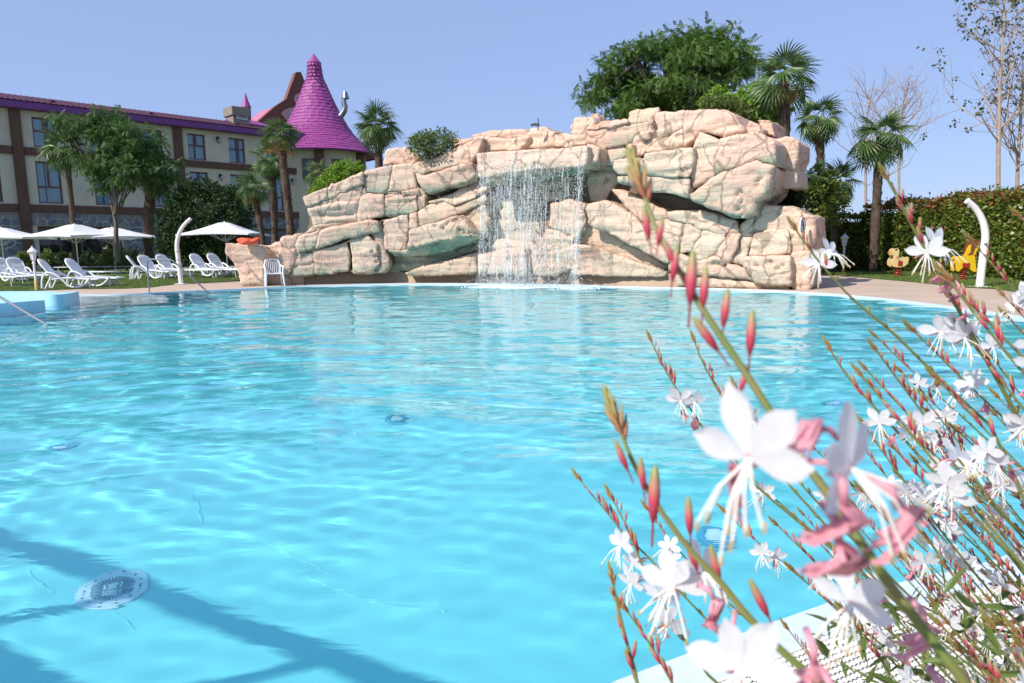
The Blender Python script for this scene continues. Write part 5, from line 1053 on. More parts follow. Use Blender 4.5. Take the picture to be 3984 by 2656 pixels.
MB().tube([(-.03, -.025, .10), (.04, -.025, -.02), (.0, -.025, -.11)], .018, 6, squash=.3).build('diver_mark', M_blk, t); MB().lathe([(.003, -.022), (.022, 0), (.003, .022)], 8, (-.06, -.025, .0)).build('diver_mark', M_blk, t); MB().tube([(-.12, -.028, .12), (.12, -.028, -.12)], .014, 6, squash=.3).build('red_slash', M_red, t)
# ------------------------------------------------------------------ spring riders
M_duck = pm('pale_yellow_board', (.75, .55, .25), (.8, .6, .3), 3, .45); M_dred = pm('red_metal', (.42, .03, .03), rough=.4); M_hy = pm('bright_yellow_board', (.80, .52, .02), (.85, .57, .03), 3, .45); M_hb = pm('brown_board', (.22, .075, .04), rough=.5); M_beak = pm('orange_board', (.75, .27, .03), rough=.45)
def rider(label, name, px, body, extra, sc_, rz, m):
    b = G(*px, .012); t = empty(name, b, label, 'spring rider', rz=rz)
    MB().tube([(.085 * math.cos(a), .085 * math.sin(a), .02 + .30 * a / 31.4) for a in np.linspace(0, 31.4, 90)], .014, 6).build('spring', M_dred, t, True); MB().box((0, 0, .33), (.34, .22, .03), bev=.008).build('spring_plate', M_dred, t); MB().box((0, 0, .01), (.26, .26, .02)).build('base_plate', M_dred, t)
    for y in (-.13, .10): MB().prism(chaikin(body, 1), (0, y, .30), (sc_, 0, 0), (0, 0, sc_), (0, 1, 0), .03).build('side_panel', m, t)
    MB().box((0, 0, .56), (.30, .20, .03), bev=.01).build('seat', M_hb, t); MB().tube([(extra[0], -.24, extra[1]), (extra[0], .24, extra[1])], .014, 8).build('handle', M_dred, t, True)
    return t
t = rider('pale yellow duck spring rider in front of the hedge', 'duck_spring_rider', (3490, 1074), [(-.28, .02), (-.30, .22), (-.20, .34), (-.26, .44), (-.25, .58), (-.14, .65), (-.05, .58), (-.04, .44), (-.08, .34), (.10, .28), (.28, .36), (.30, .22), (.22, .04), (.0, -.02)], (-.12, .62), .95, 0, M_duck)
MB().prism([(-.24, .50), (-.36, .47), (-.34, .44), (-.24, .44)], (0, -.03, .30), (1, 0, 0), (0, 0, 1), (0, 1, 0), .06).build('beak', M_beak, t); MB().box((-.15, -.135, .86), (.05, .012, .05)).build('eye', M_blk, t); MB().box((0, -.145, .42), (.14, .012, .14)).build('emblem', M_dred, t)
t = rider('yellow horse spring rider with brown mane before the photinia hedge', 'horse_spring_rider', (3742, 1088), [(-.26, -.04), (-.28, .2), (-.27, .34), (-.15, .38), (.0, .34), (.12, .40), (.18, .62), (.26, .70), (.36, .66), (.34, .58), (.24, .46), (.26, .25), (.30, .02), (.34, -.06), (.22, -.08), (.1, .04), (-.1, .04), (-.18, -.06)], (.22, .70), 1.0, 0, M_hy)
for y in (-.145, .13): MB().prism([(-.0, .40), (.10, .46), (.12, .70), (.2, .8), (.34, .82), (.30, .70), (.22, .60), (.16, .42)], (0, y, .30), (1, 0, 0), (0, 0, 1), (0, 1, 0), .015).build('mane', M_hb, t)
MB().prism([(-.27, .30), (-.34, .24), (-.32, .16), (-.28, .2)], (0, -.02, .30), (1, 0, 0), (0, 0, 1), (0, 1, 0), .04).build('tail', M_hb, t); MB().box((.0, -.145, .42), (.2, .012, .12)).build('emblem', M_dred, t)
# ================================================================== POOL DETAILS
def prism_z(name, poly, z0, z1, m, parent=None, kind=None, caus=True):
    W, T = cdt(poly); n = len(poly); V = [(*p, z1) for p in W] + [(p[0], p[1], z) for z in (z0, z1) for p in poly]; k = len(W)
    F4 = [(k + i, k + (i + 1) % n, k + n + (i + 1) % n, k + n + i) for i in range(n)]; ar = sum(poly[i][0] * poly[(i + 1) % n][1] - poly[(i + 1) % n][0] * poly[i][1] for i in range(n))
    if ar < 0: F4 = [f[::-1] for f in F4]
    o = link(name, np_mesh(name, np.array(V), [T, np.array(F4)], m), parent); o.cycles.is_caustics_receiver = caus
    if kind: tag(o, kind=kind)
    return o
def strip(path, w):
    P = [np.asarray(p[:2], float) for p in path]; A, B = [], []
    for i in range(len(P)):
        t = P[min(i + 1, len(P) - 1)] - P[max(i - 1, 0)]; t /= np.linalg.norm(t); n = np.array((t[1], -t[0])); A.append(P[i] + n * w / 2); B.append(P[i] - n * w / 2)
    return A + B[::-1]
# raised blue spa wall
sb = np.array((-11.0, 15.5, 0)); spa = empty('spa_wall', sb, 'raised pale blue curved spa wall at the edge of the pool', 'wall')
def rz_(o): o.location = -sb; return o
e = [G(x, y, .26)[:2] for x, y in ((243, 1150), (275, 1146), (262, 1139), (185, 1139))]
endp = [G(243, 1191, -.03)[:2], G(272, 1186, -.03)[:2]]; a0, a1 = endp; dirn = np.array((-.35, 1.0)); dirn /= np.linalg.norm(dirn)
blk_ = [a0 + np.array((-.42, -.02)), a0, a1, a1 + dirn * .9, a0 + dirn * .95 + np.array((-.42, 0))]
rz_(prism_z('end_block', blk_, -1.2, .24, M_blue, spa))
cen = a0 + dirn * .6 + np.array((-.3, 0)); arc = [cen, cen + np.array((-.8, .85)), cen + np.array((-2.0, 1.3)), cen + np.array((-3.5, 1.3)), cen + np.array((-5, .8)), cen + np.array((-6, -.6))]
rz_(prism_z('curved_wall', strip(chaikin(arc, 2, False), .36), -1.2, .234, M_blue, spa))
f0 = G(152, 1214, -.03)[:2]; f1 = G(0, 1228, -.03)[:2]; dd = (f1 - f0) / np.linalg.norm(f1 - f0)
rz_(prism_z('front_wall', strip([f0, f0 + dd * .9, f0 + dd * 2.2, f0 + dd * 5], .40), -1.2, .22, M_blue, spa))
# submerged shelf, its rim, submerged step edge
shp = [GW(x, y, -.3)[:2] for x, y in ((275, 1150), (420, 1148), (560, 1146), (610, 1150), (640, 1160), (632, 1170), (590, 1180), (450, 1186), (275, 1196))]
prism_z('submerged_shelf', shp, FZ, -.33, M_shelf, kind='structure')
prism_z('shelf_rim', strip([G(x, y, -.06)[:2] for x, y in ((540, 1147), (590, 1151), (622, 1158), (640, 1165), (632, 1172), (605, 1178))], .26), -.4, -.07, M_coping, kind='structure')
prism_z('step_edge', strip([G(x, y, -.08)[:2] for x, y in ((-200, 1268), (0, 1246), (150, 1232), (300, 1217), (450, 1205))], .11), FZ, -.075, M_coping, kind='structure')
# drains and lights on the floor
M_drain = pm('white_drain_plastic', (.45, .72, .80), rough=.4); M_slot = pm('dark_slots', (.08, .30, .40)); M_ring = pm('blue_light_ring', (.05, .38, .55), rough=.4)
dc = GW(440, 2287, FZ + .02); t = empty('floor_drain', (dc[0], dc[1], FZ), 'round white drain grille with radial slots on the pool floor', 'drain'); Rd = .155
o = MB().lathe([(Rd, 0), (Rd, .012), (Rd * .94, .02), (0.01, .022)], 40).build('plate', M_drain, t, True); o.cycles.is_caustics_receiver = True
for i in range(36):
    a = i * math.pi / 18; o = MB().box((math.cos(a) * Rd * .45, math.sin(a) * Rd * .45, .023), (Rd * .32, .0065, .004), a).build('slot', M_slot, t); o.cycles.is_caustics_receiver = True
for i in range(12): a = i * math.pi / 6 + .1; o = MB().lathe([(.006, .02), (.006, .024)], 8, (math.cos(a) * Rd * .8, math.sin(a) * Rd * .8, 0)).build('screw', M_slot, t); o.cycles.is_caustics_receiver = True
o = MB().tube([(math.cos(a) * Rd * .2, math.sin(a) * Rd * .2, .023) for a in np.linspace(0, 6.28, 25)], .004, 5).build('hub_ring', M_slot, t); o.cycles.is_caustics_receiver = True
for x, y, lab in ((262, 1729, 'round submerged light with dark ring under the ripples opposite the spa wall'), (2786, 2089, 'round submerged light with blue ring seen between the flower stems'), (3255, 1565, 'round submerged light partly hidden by the denser flowers'), (1550, 1628, 'faint round submerged light in the middle of the pool')):
    c = GW(x, y, FZ + .02); t = empty('pool_light', (c[0], c[1], FZ), lab, 'pool light', 'round lights on the pool floor'); R_ = .105
    o = MB().lathe([(R_, 0), (R_, .02), (R_ * .62, .035), (R_ * .6, .03)], 28).build('ring', M_ring, t, True); o.cycles.is_caustics_receiver = True
    o = MB().lathe([(R_ * .62, .02), (R_ * .5, .036), (.005, .04)], 28).build('lens', M_drain, t, True); o.cycles.is_caustics_receiver = True
# creases in the liner
for cr_ in ([(738, 1900), (765, 1961), (790, 2010), (796, 2030)], [(750, 2018), (870, 2060), (987, 2100), (1132, 2160), (1230, 2205), (1316, 2237)], [(1178, 2225), (1260, 2265), (1340, 2298), (1480, 2342), (1591, 2367), (1700, 2358), (1790, 2420)], [(100, 2200), (170, 2280), (215, 2312)], [(436, 2365), (500, 2410), (530, 2450)]):
    o = MB().tube([GW(x, y, FZ) for x, y in cr_], [.004] + [.010] * (len(cr_) - 2) + [.004], 6, squash=.7).build('liner_crease', M_floor, pf, True); o.cycles.is_caustics_receiver = True
# overflow grating along the near rim
M_grate = pm('white_grating_plastic', (.70, .68, .63), (.78, .76, .72), 30, .45)
nr_in = [np.array(p) for p in near]; path = chaikin([np.array((3.3, 3.05))] + nr_in + [np.array((-.55, 1.15)), np.array((-1.7, .55))], 2, False); seg = np.cumsum([0] + [np.linalg.norm(path[i + 1] - path[i]) for i in range(len(path) - 1)])
def on_path(s):
    i = min(len(path) - 2, int(np.searchsorted(seg, s, 'right') - 1)); u = (s - seg[i]) / max(1e-9, seg[i + 1] - seg[i]); tq = path[i + 1] - path[i]; tq = tq / np.linalg.norm(tq); return path[i] + (path[i + 1] - path[i]) * u, tq
sq = [np.linalg.norm(np.array(path) - G(3263, 2336)[:2], axis=1).argmin()]; s_mid = seg[sq[0]]
GWD = .27; PIT_ = .0165; rows_n = 14
lump_ = MB()
for j in range(rows_n): lump_.box((0, -.135 - GWD / 2 + (j + .5) * GWD / rows_n, -.006), (.0118, GWD / rows_n - .0055, .016), bev=.003)
lump_.box((0, -.135, -.014), (.0075, GWD, .010)); bar_mesh = lump_.mesh('bar', M_grate)
gc, _ = on_path(s_mid); grate = empty('overflow_grating', (*gc, 0), 'white plastic overflow grating along the near pool rim', 'grating'); nbar = 150; off_ = []
for i in range(-70, 190):
    s = s_mid - i * PIT_ * -1.0
    if s < seg[0] or s > seg[-1]: continue
    p, tq = on_path(s); nrm = np.array((tq[1], -tq[0])); 
    if (p + nrm - np.array((0, 5))) @ nrm < 0 and False: pass
    o = link('bar', bar_mesh, grate); cc = p; yaw = math.atan2(tq[1], tq[0])
    outw = np.array((-tq[1], tq[0])); sgn = 1 if inside(np.array([p[0] + outw[0] * .2]), np.array([p[1] + outw[1] * .2]), POOL)[0] else -1
    o.location = (cc[0] - gc[0] - sgn * outw[0] * .136, cc[1] - gc[1] - sgn * outw[1] * .136, .008); o.rotation_euler = (0, 0, yaw if sgn > 0 else yaw + math.pi)
ch = []
for side, w, z in ((.275, .275, -.02),):
    pass
st_o = strip([on_path(s)[0] for s in np.linspace(seg[0], seg[-1], 60)], .0)
def par(d): 
    out = []
    for s in np.linspace(seg[0], seg[-1], 70):
        p, tq = on_path(s); nm = np.array((-tq[1], tq[0])); sg = 1 if inside(np.array([p[0] + nm[0] * .2]), np.array([p[1] + nm[1] * .2]), POOL)[0] else -1; out.append(p - nm * sg * d)
    return out
for d, w in ((.134, .008), (.415, .014)):
    o = prism_z('edge_strip', strip(par(d), w), -.05, .011, M_grate, grate); o.location = (-gc[0], -gc[1], 0)
o = prism_z('channel', strip(par(.274), .27), -.05, .0025, pm('dark_channel', (.10, .095, .085), rough=.9), grate); o.location = (-gc[0], -gc[1], 0)
# near paving slabs beyond the grating: each slab is a piece of the paving
M_slab = pm('sandstone_slab', (.42, .28, .17), (.52, .37, .24), 6, .85, .4, 90, detail=8)
paving = bpy.data.objects['poolside_paving']; i = 0
for a, b in zip(np.arange(seg[0], seg[-1], .3), np.arange(seg[0], seg[-1], .3) + .294):
    if b > seg[-1]: break
    for d0, d1 in ((.425, .72),):
        q = []
        for s, d in ((a, d0), (b, d0), (b, d1), (a, d1)):
            p, tq = on_path(s); nm = np.array((-tq[1], tq[0])); sg = 1 if inside(np.array([p[0] + nm[0] * .2]), np.array([p[1] + nm[1] * .2]), POOL)[0] else -1; q.append(p - nm * sg * d)
        prism_z('slab', q, -.03, .009 + .002 * random.Random(i).random(), M_slab, paving, caus=False); i += 1
# ------------------------------------------------------------------ pergola beside the pool, left behind the viewpoint: its shadow lies on the pool floor
M_timber = pm('brown_timber', (.16, .09, .05), (.24, .14, .08), 3, .8, .3, 30, stretch=(.3, 3, 3))
def caster(x, y, h=2.6):
    q = GW(x, y, FZ); s = refr(-SUN); s2 = -s; p = q + s2 * ((WZ - FZ) / s2[2]); return p + SUN * ((h - WZ) / SUN[2])
b1 = [caster(x, y) for x, y in ((-900, 1850), (0, 2095), (666, 2305), (1148, 2504), (1454, 2611), (1800, 2760))]
l1a, l1b = b1[1], b1[4]; du = (l1b - l1a); du[2] = 0; L1 = np.linalg.norm(du); du /= L1; l1a = l1a - du * 2.6; l1b = l1b + du * 1.6
r1a, r1b = caster(620, 2306), caster(0, 2418); dv2 = r1b - r1a; dv2[2] = 0; dv2 /= np.linalg.norm(dv2); r2a = caster(1300, 2575)
pg = empty('timber_pergola', ((l1a[0] + l1b[0]) / 2, (l1a[1] + l1b[1]) / 2, 0), 'brown timber pergola standing on the near paving', 'pergola'); po = np.array(pg.location)
def beam(a, b, w, h, nm): c = (a + b) / 2; d = b - a; return MB().box(c - po, (np.linalg.norm(d), w, h), math.atan2(d[1], d[0]), bev=.01).build(nm, M_timber, pg)
beam(l1a, l1b, .08, .10, 'beam'); perp = dv2; off2 = caster(60, 2610); k2 = (off2 - l1a) - du * ((off2 - l1a) @ du); k2 = k2 / np.linalg.norm(k2); k2[2] = 0
dist2 = float(np.linalg.norm(((caster(120, 2640) - l1a) - du * ((caster(120, 2640) - l1a) @ du))[:2])) + .12
m1a, m1b = l1a + k2 * dist2, l1b + k2 * dist2; beam(m1a, m1b, .30, .12, 'beam')
for base_ in (r1a, r2a, r1a - du * 1.6, r2a + du * 1.2):
    st = base_ + np.array((0, 0, .11)); beam(st + dv2 * .13, st + dv2 * (dist2 / abs(dv2 @ k2) + .4), .07, .10, 'rafter')
for q in (l1a + du * .15, m1a + du * .15, m1b - du * .15): MB().box((q[0] - po[0], q[1] - po[1], 1.27), (.11, .11, 2.54), math.atan2(du[1], du[0]), bev=.008).build('post', M_timber, pg)

# ------------------------------------------------------------------ waterfall
M_drop = bpy.data.materials.new('falling_water'); M_drop.use_nodes = True; N, L = nodes(M_drop); b = N['Principled BSDF']; b.inputs['Base Color'].default_value = (.93, .95, .96, 1); b.inputs['Roughness'].default_value = .15; b.inputs['Transmission Weight'].default_value = .1; b.inputs['IOR'].default_value = 1.33
rg = np.random.default_rng(4); lipA, lipB = PY(1866, 594, 21.55 - .0), PY(2284, 568, 19.2)
o_, tg_, nn_ = frame_at(2070, 600, 1.15); 
def lip(u):
    x, y = 1868 + (2282 - 1868) * u, 592 - 24 * u; d = ray(x, y); tt = ((o_ - EYE) @ nn_) / (d @ nn_); return EYE + d * tt + nn_ * .04
dens = lambda u: .25 + .75 * max(0, math.exp(-((u - .33) / .14) ** 2)) + .55 * math.exp(-((u - .98) / .03) ** 2) + .35 * math.exp(-((u - .55) / .12) ** 2) + .3 * math.exp(-((u - .1) / .08) ** 2)
mb = MB(); cl = []; strands = []
while len(strands) < 260:
    u = rg.random()
    if rg.random() > dens(u) / 1.3: continue
    strands.append(u)
drops = []; V_, F_ = [], []
zpool = WZ
for u in strands:
    p0 = lip(u); v0 = rg.uniform(.25, .75); h = p0[2] - zpool; ph = rg.random() * 6; thick = rg.uniform(.002, .0055); segs = rg.integers(1, 4); dx = rg.normal() * .03
    for s_ in range(segs):
        t0 = rg.random() ** .8 * .85; t1 = min(1, t0 + rg.uniform(.04, .16)); pts = []
        for f in np.linspace(t0, t1, 6):
            tm = math.sqrt(2 * f * h / 9.8); pts.append(p0 + nn_ * v0 * tm + tg_ * (dx * f + .012 * math.sin(f * 40 + ph)) + np.array((0, 0, -f * h)))
        mb.tube(pts, [thick * .3, thick, thick * 1.1, thick, thick * .7, thick * .2], 5, caps=False)
    for q in range(52):
        f = rg.random() ** .75; tm = math.sqrt(2 * f * h / 9.8); drops.append((p0 + nn_ * (v0 * tm + rg.normal() * .05) + tg_ * (dx * f + rg.normal() * .045) + np.array((0, 0, -f * h)), rg.uniform(.003, .0085)))
for q in range(900):
    u = rg.choice(strands); p = lip(u); drops.append((np.array((p[0], p[1], 0)) + nn_ * rg.normal(.28, .22) + tg_ * rg.normal() * .25 + np.array((0, 0, abs(rg.normal()) * .16)), rg.uniform(.004, .010)))
wf = empty('waterfall', (o_[0], o_[1], 0), 'thin broken curtain of water falling from the rock ledge into the pool', 'waterfall'); wl = np.array(wf.location)
so_ = mb.build('falling_strands', M_drop, wf, True); so_.location = -wl; so_['kind'] = 'stuff'
OV = np.array([(1, 0, 0), (-1, 0, 0), (0, 1, 0), (0, -1, 0), (0, 0, 1.5), (0, 0, -1.3)]); OF = np.array([(0, 2, 4), (2, 1, 4), (1, 3, 4), (3, 0, 4), (2, 0, 5), (1, 2, 5), (3, 1, 5), (0, 3, 5)])
M4 = np.zeros((len(drops), 4, 4)); M4[:, 0, 0] = M4[:, 1, 1] = [d[1] for d in drops]; M4[:, 2, 2] = [d[1] * 1.5 for d in drops]; M4[:, :3, 3] = [d[0] - wl for d in drops]; M4[:, 3, 3] = 1
V, F = tile(OV, OF, M4); tag(link('droplets', np_mesh('droplets', V, F, M_drop, True), wf), kind='stuff')
# foam where the water lands
M_foam = pm('white_foam', (.80, .86, .88), (.88, .92, .93), 12, .6); fm = []; 
for q in range(2600):
    u = rg.choice(strands) + rg.normal() * .06; p = lip(u); fm.append(np.array((p[0], p[1], WZ + .004)) + nn_ * rg.normal(.30, .30) + tg_ * rg.normal() * .2)
M4 = np.zeros((len(fm), 4, 4)); r_ = rg.uniform(.006, .026, len(fm)); M4[:, 0, 0] = r_ * 1.3; M4[:, 1, 1] = r_; M4[:, 2, 2] = r_ * .35; M4[:, :3, 3] = np.array(fm) - wl; M4[:, 3, 3] = 1
V, F = tile(OV, OF, M4); tag(link('foam', np_mesh('foam', V, F, M_foam, True), wf), kind='stuff')
# ================================================================== GAURA IN FLOWER
M_petal = pm('white_petal', (.62, .62, .62), (.69, .69, .69), 300, .6, transl=.3)
M_fil = pm('pale_filament', (.78, .77, .70), rough=.6); M_anth = pm('brown_anther', (.50, .36, .16), rough=.7)
M_pinkp = pm('pink_calyx', (.60, .23, .29), (.70, .38, .43), 250, .55, transl=.25)
M_stem = pm('gaura_stem', (.12, .175, .03), (.19, .17, .05), 60, .55)
M_gleaf = pm('gaura_leaf', (.07, .12, .02), (.12, .17, .035), 60, .5, transl=.2)
M_caps = pm('seed_capsule_green', (.16, .19, .04), (.26, .20, .08), 200, .55)
def bud_mat(nm, stops):
    m = bpy.data.materials.new(nm); m.use_nodes = True; N, L = nodes(m); b = N['Principled BSDF']; b.inputs['Roughness'].default_value = .5; tc = N.new('ShaderNodeTexCoord'); sx = N.new('ShaderNodeSeparateXYZ'); L.new(tc.outputs['Object'], sx.inputs[0])
    r = N.new('ShaderNodeValToRGB'); e = r.color_ramp.elements
    while len(e) < len(stops): e.new(.5)
    for q, (p, c) in zip(e, stops): q.position = p; q.color = (*c, 1)
    L.new(sx.outputs[1], r.inputs[0]); L.new(r.outputs[0], b.inputs['Base Color']); return m
M_bud = bud_mat('pink_bud', [(0, (.26, .016, .035)), (.35, (.46, .05, .085)), (.62, (.42, .19, .13)), (.9, (.24, .26, .08))])
M_tip = bud_mat('olive_bud', [(0, (.34, .07, .05)), (.5, (.30, .20, .06)), (1, (.24, .25, .06))])
def petal(L_, seed):
    rg = random.Random(seed); n, m = 7, 4; V = []; cup = rg.uniform(-.12, .18); tw = rg.uniform(-.2, .2)
    for i in range(n + 1):
        t = i / n; w = .045 + .205 * math.sin(math.pi * min(1, max(0, (t - .08) / .95)) ** 1.25) ** .8 if t < .999 else .05
        for j in range(m + 1):
            u = -1 + 2 * j / m; V.append((u * w * L_, cup * t * t * L_ + .10 * L_ * u * u * w + tw * u * t * .12 * L_ + .012 * L_ * math.sin(9 * u + seed) * t, t * L_ * (1 - .06 * u * u)))
    F = [(i * (m + 1) + j, i * (m + 1) + j + 1, (i + 1) * (m + 1) + j + 1, (i + 1) * (m + 1) + j) for i in range(n) for j in range(m)]; return V, F
def roty(V, a):
    c, s = math.cos(a), math.sin(a); return [(x * c + z * s, y, -x * s + z * c) for x, y, z in V]
UN = .0165   # petal length in metres
def flower_parts(seed):
    """faces +Y; returns petals (list) and the rest (calyx with stamens)"""
    rg = random.Random(seed); ps = []
    for k, a in enumerate((-84, -30, 26, 80)):
        V, F = petal(UN * rg.uniform(.88, 1.08), seed * 7 + k); a = math.radians(a + rg.uniform(-12, 12)); back = rg.uniform(-.25, .2)
        V = [(x, y + z * back, z) for x, y, z in V]; ps.append((roty(V, a), F))
    st = MB()
    for k in range(8):
        a = math.radians(180 + rg.uniform(-42, 42)); l = UN * rg.uniform(.75, 1.15); d = np.array((math.sin(a), .55 + rg.uniform(-.2, .3), math.cos(a))); P = [np.array((0, 0, 0)), d * l * .5 + np.array((0, .1 * l, .06 * l)), d * l + np.array((0, -.05 * l, -.12 * l))]; st.tube(P, .00032, 4, caps=False)
    an = MB()
    for i in range(8):
        e = np.array(st.v[i * 12 + 8]); an.box(e, (.0007, .0007, .0024), rg.random())
    cal = MB(); cal.tube([(0, 0, 0), (0, -UN * .35, UN * .02), (0, -UN * .8, -UN * .05), (0, -UN * 1.1, -UN * .2)], [.0011, .0009, .0008, .0007], 6)
    for k in range(3):
        a = math.radians((150, 205, 260)[k] + rg.uniform(-25, 25)); d = np.array((math.sin(a) * .55, -.75, math.cos(a) * .55)) * UN * .85; s = np.array((math.cos(a), 0, -math.sin(a))) * .0013; cal.add([-s * .4, s * .4, d * .55 + s, d * .55 - s, d], [(0, 1, 2, 3), (3, 2, 4)])
    return ps, st, an, cal
FL = []
for s in range(5):
    ps, st, an, cal = flower_parts(s + 1); V, F, MI = [], [], []
    for (pv, pf_) in ps: n = len(V); V += pv; F += [tuple(i + n for i in f) for f in pf_]; MI += [0] * len(pf_)
    for q, mi in ((st, 2), (an, 3), (cal, 1)): n = len(V); V += q.v; F += [tuple(i + n for i in f) for f in q.f]; MI += [mi] * len(q.f)
    me = bpy.data.meshes.new('flower'); me.from_pydata(V, [], F)
    for m in (M_petal, M_pinkp, M_fil, M_anth): me.materials.append(m)
    me.polygons.foreach_set('material_index', MI); me.polygons.foreach_set('use_smooth', [True] * len(F)); me.update()
    pms = [MB().add(pv, pf_).mesh('petal', M_petal, True) for pv, pf_ in ps]; rest = bpy.data.meshes.new('flower'); n0 = len(ps[0][0]) * 4
    V2, F2, M2 = [], [], []
    for q, mi in ((st, 1), (an, 2), (cal, 0)): n = len(V2); V2 += q.v; F2 += [tuple(i + n for i in f) for f in q.f]; M2 += [mi] * len(q.f)
    rest.from_pydata(V2, [], F2)
    for m in (M_pinkp, M_fil, M_anth): rest.materials.append(m)
    rest.polygons.foreach_set('material_index', M2); rest.update(); FL.append((me, rest, pms))
SPENT = []
for s in range(4):
    rg = random.Random(s + 50); mb = MB(); mb.tube([(0, 0, 0), (0, UN * .3, UN * .1), (0, UN * .55, 0)], [.0008, .0012, .0010], 6)
    for k in range(9):
        a = rg.uniform(0, 6.28); l = UN * rg.uniform(.55, 1.0); w = rg.uniform(.0008, .0024); P = [np.array((0, UN * .5, 0)), np.array((math.cos(a) * l * .22, UN * .5 + l * .32, math.sin(a) * l * .15 + .1 * l)), np.array((math.cos(a) * l * .35, UN * .5 + l * .42, -l * .45 + math.sin(a) * l * .2)), np.array((math.cos(a) * l * .25, UN * .5 + l * .3, -l * .9))]; s_ = np.array((-math.sin(a), .3, math.cos(a) * .5)) * w
        mb.add([P[0] - s_ * .5, P[0] + s_ * .5, P[1] - s_, P[1] + s_, P[2] - s_ * 1.2, P[2] + s_ * 1.2, P[3] - s_ * .4, P[3] + s_ * .4], [(0, 1, 3, 2), (2, 3, 5, 4), (4, 5, 7, 6)])
    SPENT.append(mb.mesh('spent_flower', M_pinkp, True))
BUD = MB()
BUD.v = []; k = 6
def lathe_y(prof, n=7):
    mb = MB(); V = [(r * math.cos(2 * math.pi * j / n), y, r * math.sin(2 * math.pi * j / n)) for r, y in prof for j in range(n)]; kk = len(prof)
    mb.add(V, [(i * n + j, (i + 1) * n + j, (i + 1) * n + (j + 1) % n, i * n + (j + 1) % n) for i in range(kk - 1) for j in range(n)]); return mb
bud_mesh = lathe_y([(.022, -.55), (.025, -.1), (.06, 0), (.105, .18), (.12, .45), (.10, .75), (.06, .95), (.012, 1.02)]).mesh('bud', M_bud, True)
caps_mesh = lathe_y([(.04, 0), (.14, .25), (.17, .5), (.12, .8), (.02, 1)]).mesh('seed_capsule', M_caps, True)
tc_ = MB(); rr5 = random.Random(5)
for i in range(15):
    f = i / 14; a = i * 2.4; q = lathe_y([(.02, 0), (.07, .3), (.08, .6), (.02, 1)], 5); e = .42 - .30 * f; s_ = .36 - .12 * f; d = Vector((math.cos(a) * e, 1, math.sin(a) * e)).normalized(); m = Vector((0, 1, 0)).rotation_difference(d).to_matrix().to_4x4(); o_ = Vector((0, f * .75, 0))
    tc_.add([o_ + m @ (Vector(v) * s_ * 1.5) for v in q.v], q.f)
tipc_mesh = tc_.mesh('bud_cluster', M_tip, True)
leaf_mesh = MB().add([(0, 0, 0), (.10, .35, .03), (.07, .7, .02), (0, 1, -.05), (-.07, .7, .02), (-.10, .35, .03)], [(0, 1, 2, 3), (0, 3, 4, 5)]).mesh('leaf', M_gleaf)
BED = [(.15, -.5), (2.6, -.5), (2.6, 1.0), (2.0, 1.15), (1.3, 1.1), (.75, .9), (.3, .6)]
sheet('flower_bed', BED, .02, pm('bed_soil', (.07, .05, .035), (.11, .085, .06), 12, .95, .5, 60))
rgf = np.random.default_rng(12)
def orient(o, pos, d, up=(0, 0, 1), sc_=1.0, roll=0.0):
    y = Vector(d).normalized(); u = Vector(up); x = y.cross(u)
    if x.length < 1e-4: x = Vector((1, 0, 0))
    x.normalize(); z = x.cross(y); c, s = math.cos(roll), math.sin(roll); x, z = x * c + z * s, z * c - x * s
    m = Matrix((x * sc_, y * sc_, z * sc_)).transposed().to_4x4(); m.translation = Vector(pos); o.matrix_local = m; return o
PLB = [((.50, .22), 'white gaura with the blurred stem of pink buds that rises across the rock'), ((.62, .50), 'white gaura whose slim stems lean out over the open water'), ((.85, .62), 'white gaura in the thick of the clump, over the grating'), ((1.05, .80), 'white gaura whose stems rise in front of the right shower and hedge'), ((1.35, .85), 'white gaura at the outer end of the clump, by the right lawn'), ((.80, .80), 'white gaura low in the clump above the paving slabs')]
plants = [empty('gaura_plant', (*p, .02), lab, 'plant', 'white gaura plants') for p, lab in PLB]
def stem(pl, pts, r=.0013, r1=.0006):
    b = np.array(plants[pl].location); MB().tube([np.array(p) - b for p in pts], list(np.linspace(r, r1, len(pts))), 6).build('stem', M_stem, plants[pl], True)
def part(pl, nm, me, pos, d, sc_, roll=0.0, up=(0, 0, 1)):
    return orient(link(nm, me, plants[pl]), np.array(pos) - np.array(plants[pl].location), d, up, sc_, roll)
def flower(pl, pos, d, sc_=1.0, roll=0.0, hero=False, v=None):
    v = int(rgf.integers(0, 5)) if v is None else v
    if not hero: return part(pl, 'flower', FL[v][0], pos, d, sc_, roll)
    o = part(pl, 'flower', FL[v][1], pos, d, sc_, roll)
    for pmh in FL[v][2]: link('petal', pmh, o)
    return o
def px_dir(x0, y0, x1, y1, D): a, b = PD(x0, y0, D), PD(x1, y1, D); return a, b - a
def bud_px(pl, x0, y0, x1, y1, D, D2=None):
    a, b = PD(x0, y0, D), PD(x1, y1, D2 or D); part(pl, 'bud', bud_mesh, a, b - a, float(np.linalg.norm(b - a)))
def ov(pts): return [(x * 1.694, y * 1.694) for x, y in pts]
def hero_stem(pl, pts, D0, D1, r):
    P = ov(pts); n = len(P); W_ = [PD(x, y, D0 + (D1 - D0) * i / (n - 1)) for i, (x, y) in enumerate(P)][::-1]; b = np.array(plants[pl].location); a = W_[0]; j = [b + (a - b) * t + np.array((0, 0, .12 * math.sin(math.pi * t))) for t in (0, .35, .7)]; pts_ = j + W_; pts_ = chaikin(pts_, 1, False); stem(pl, pts_, r * 1.5, r * .55); return W_
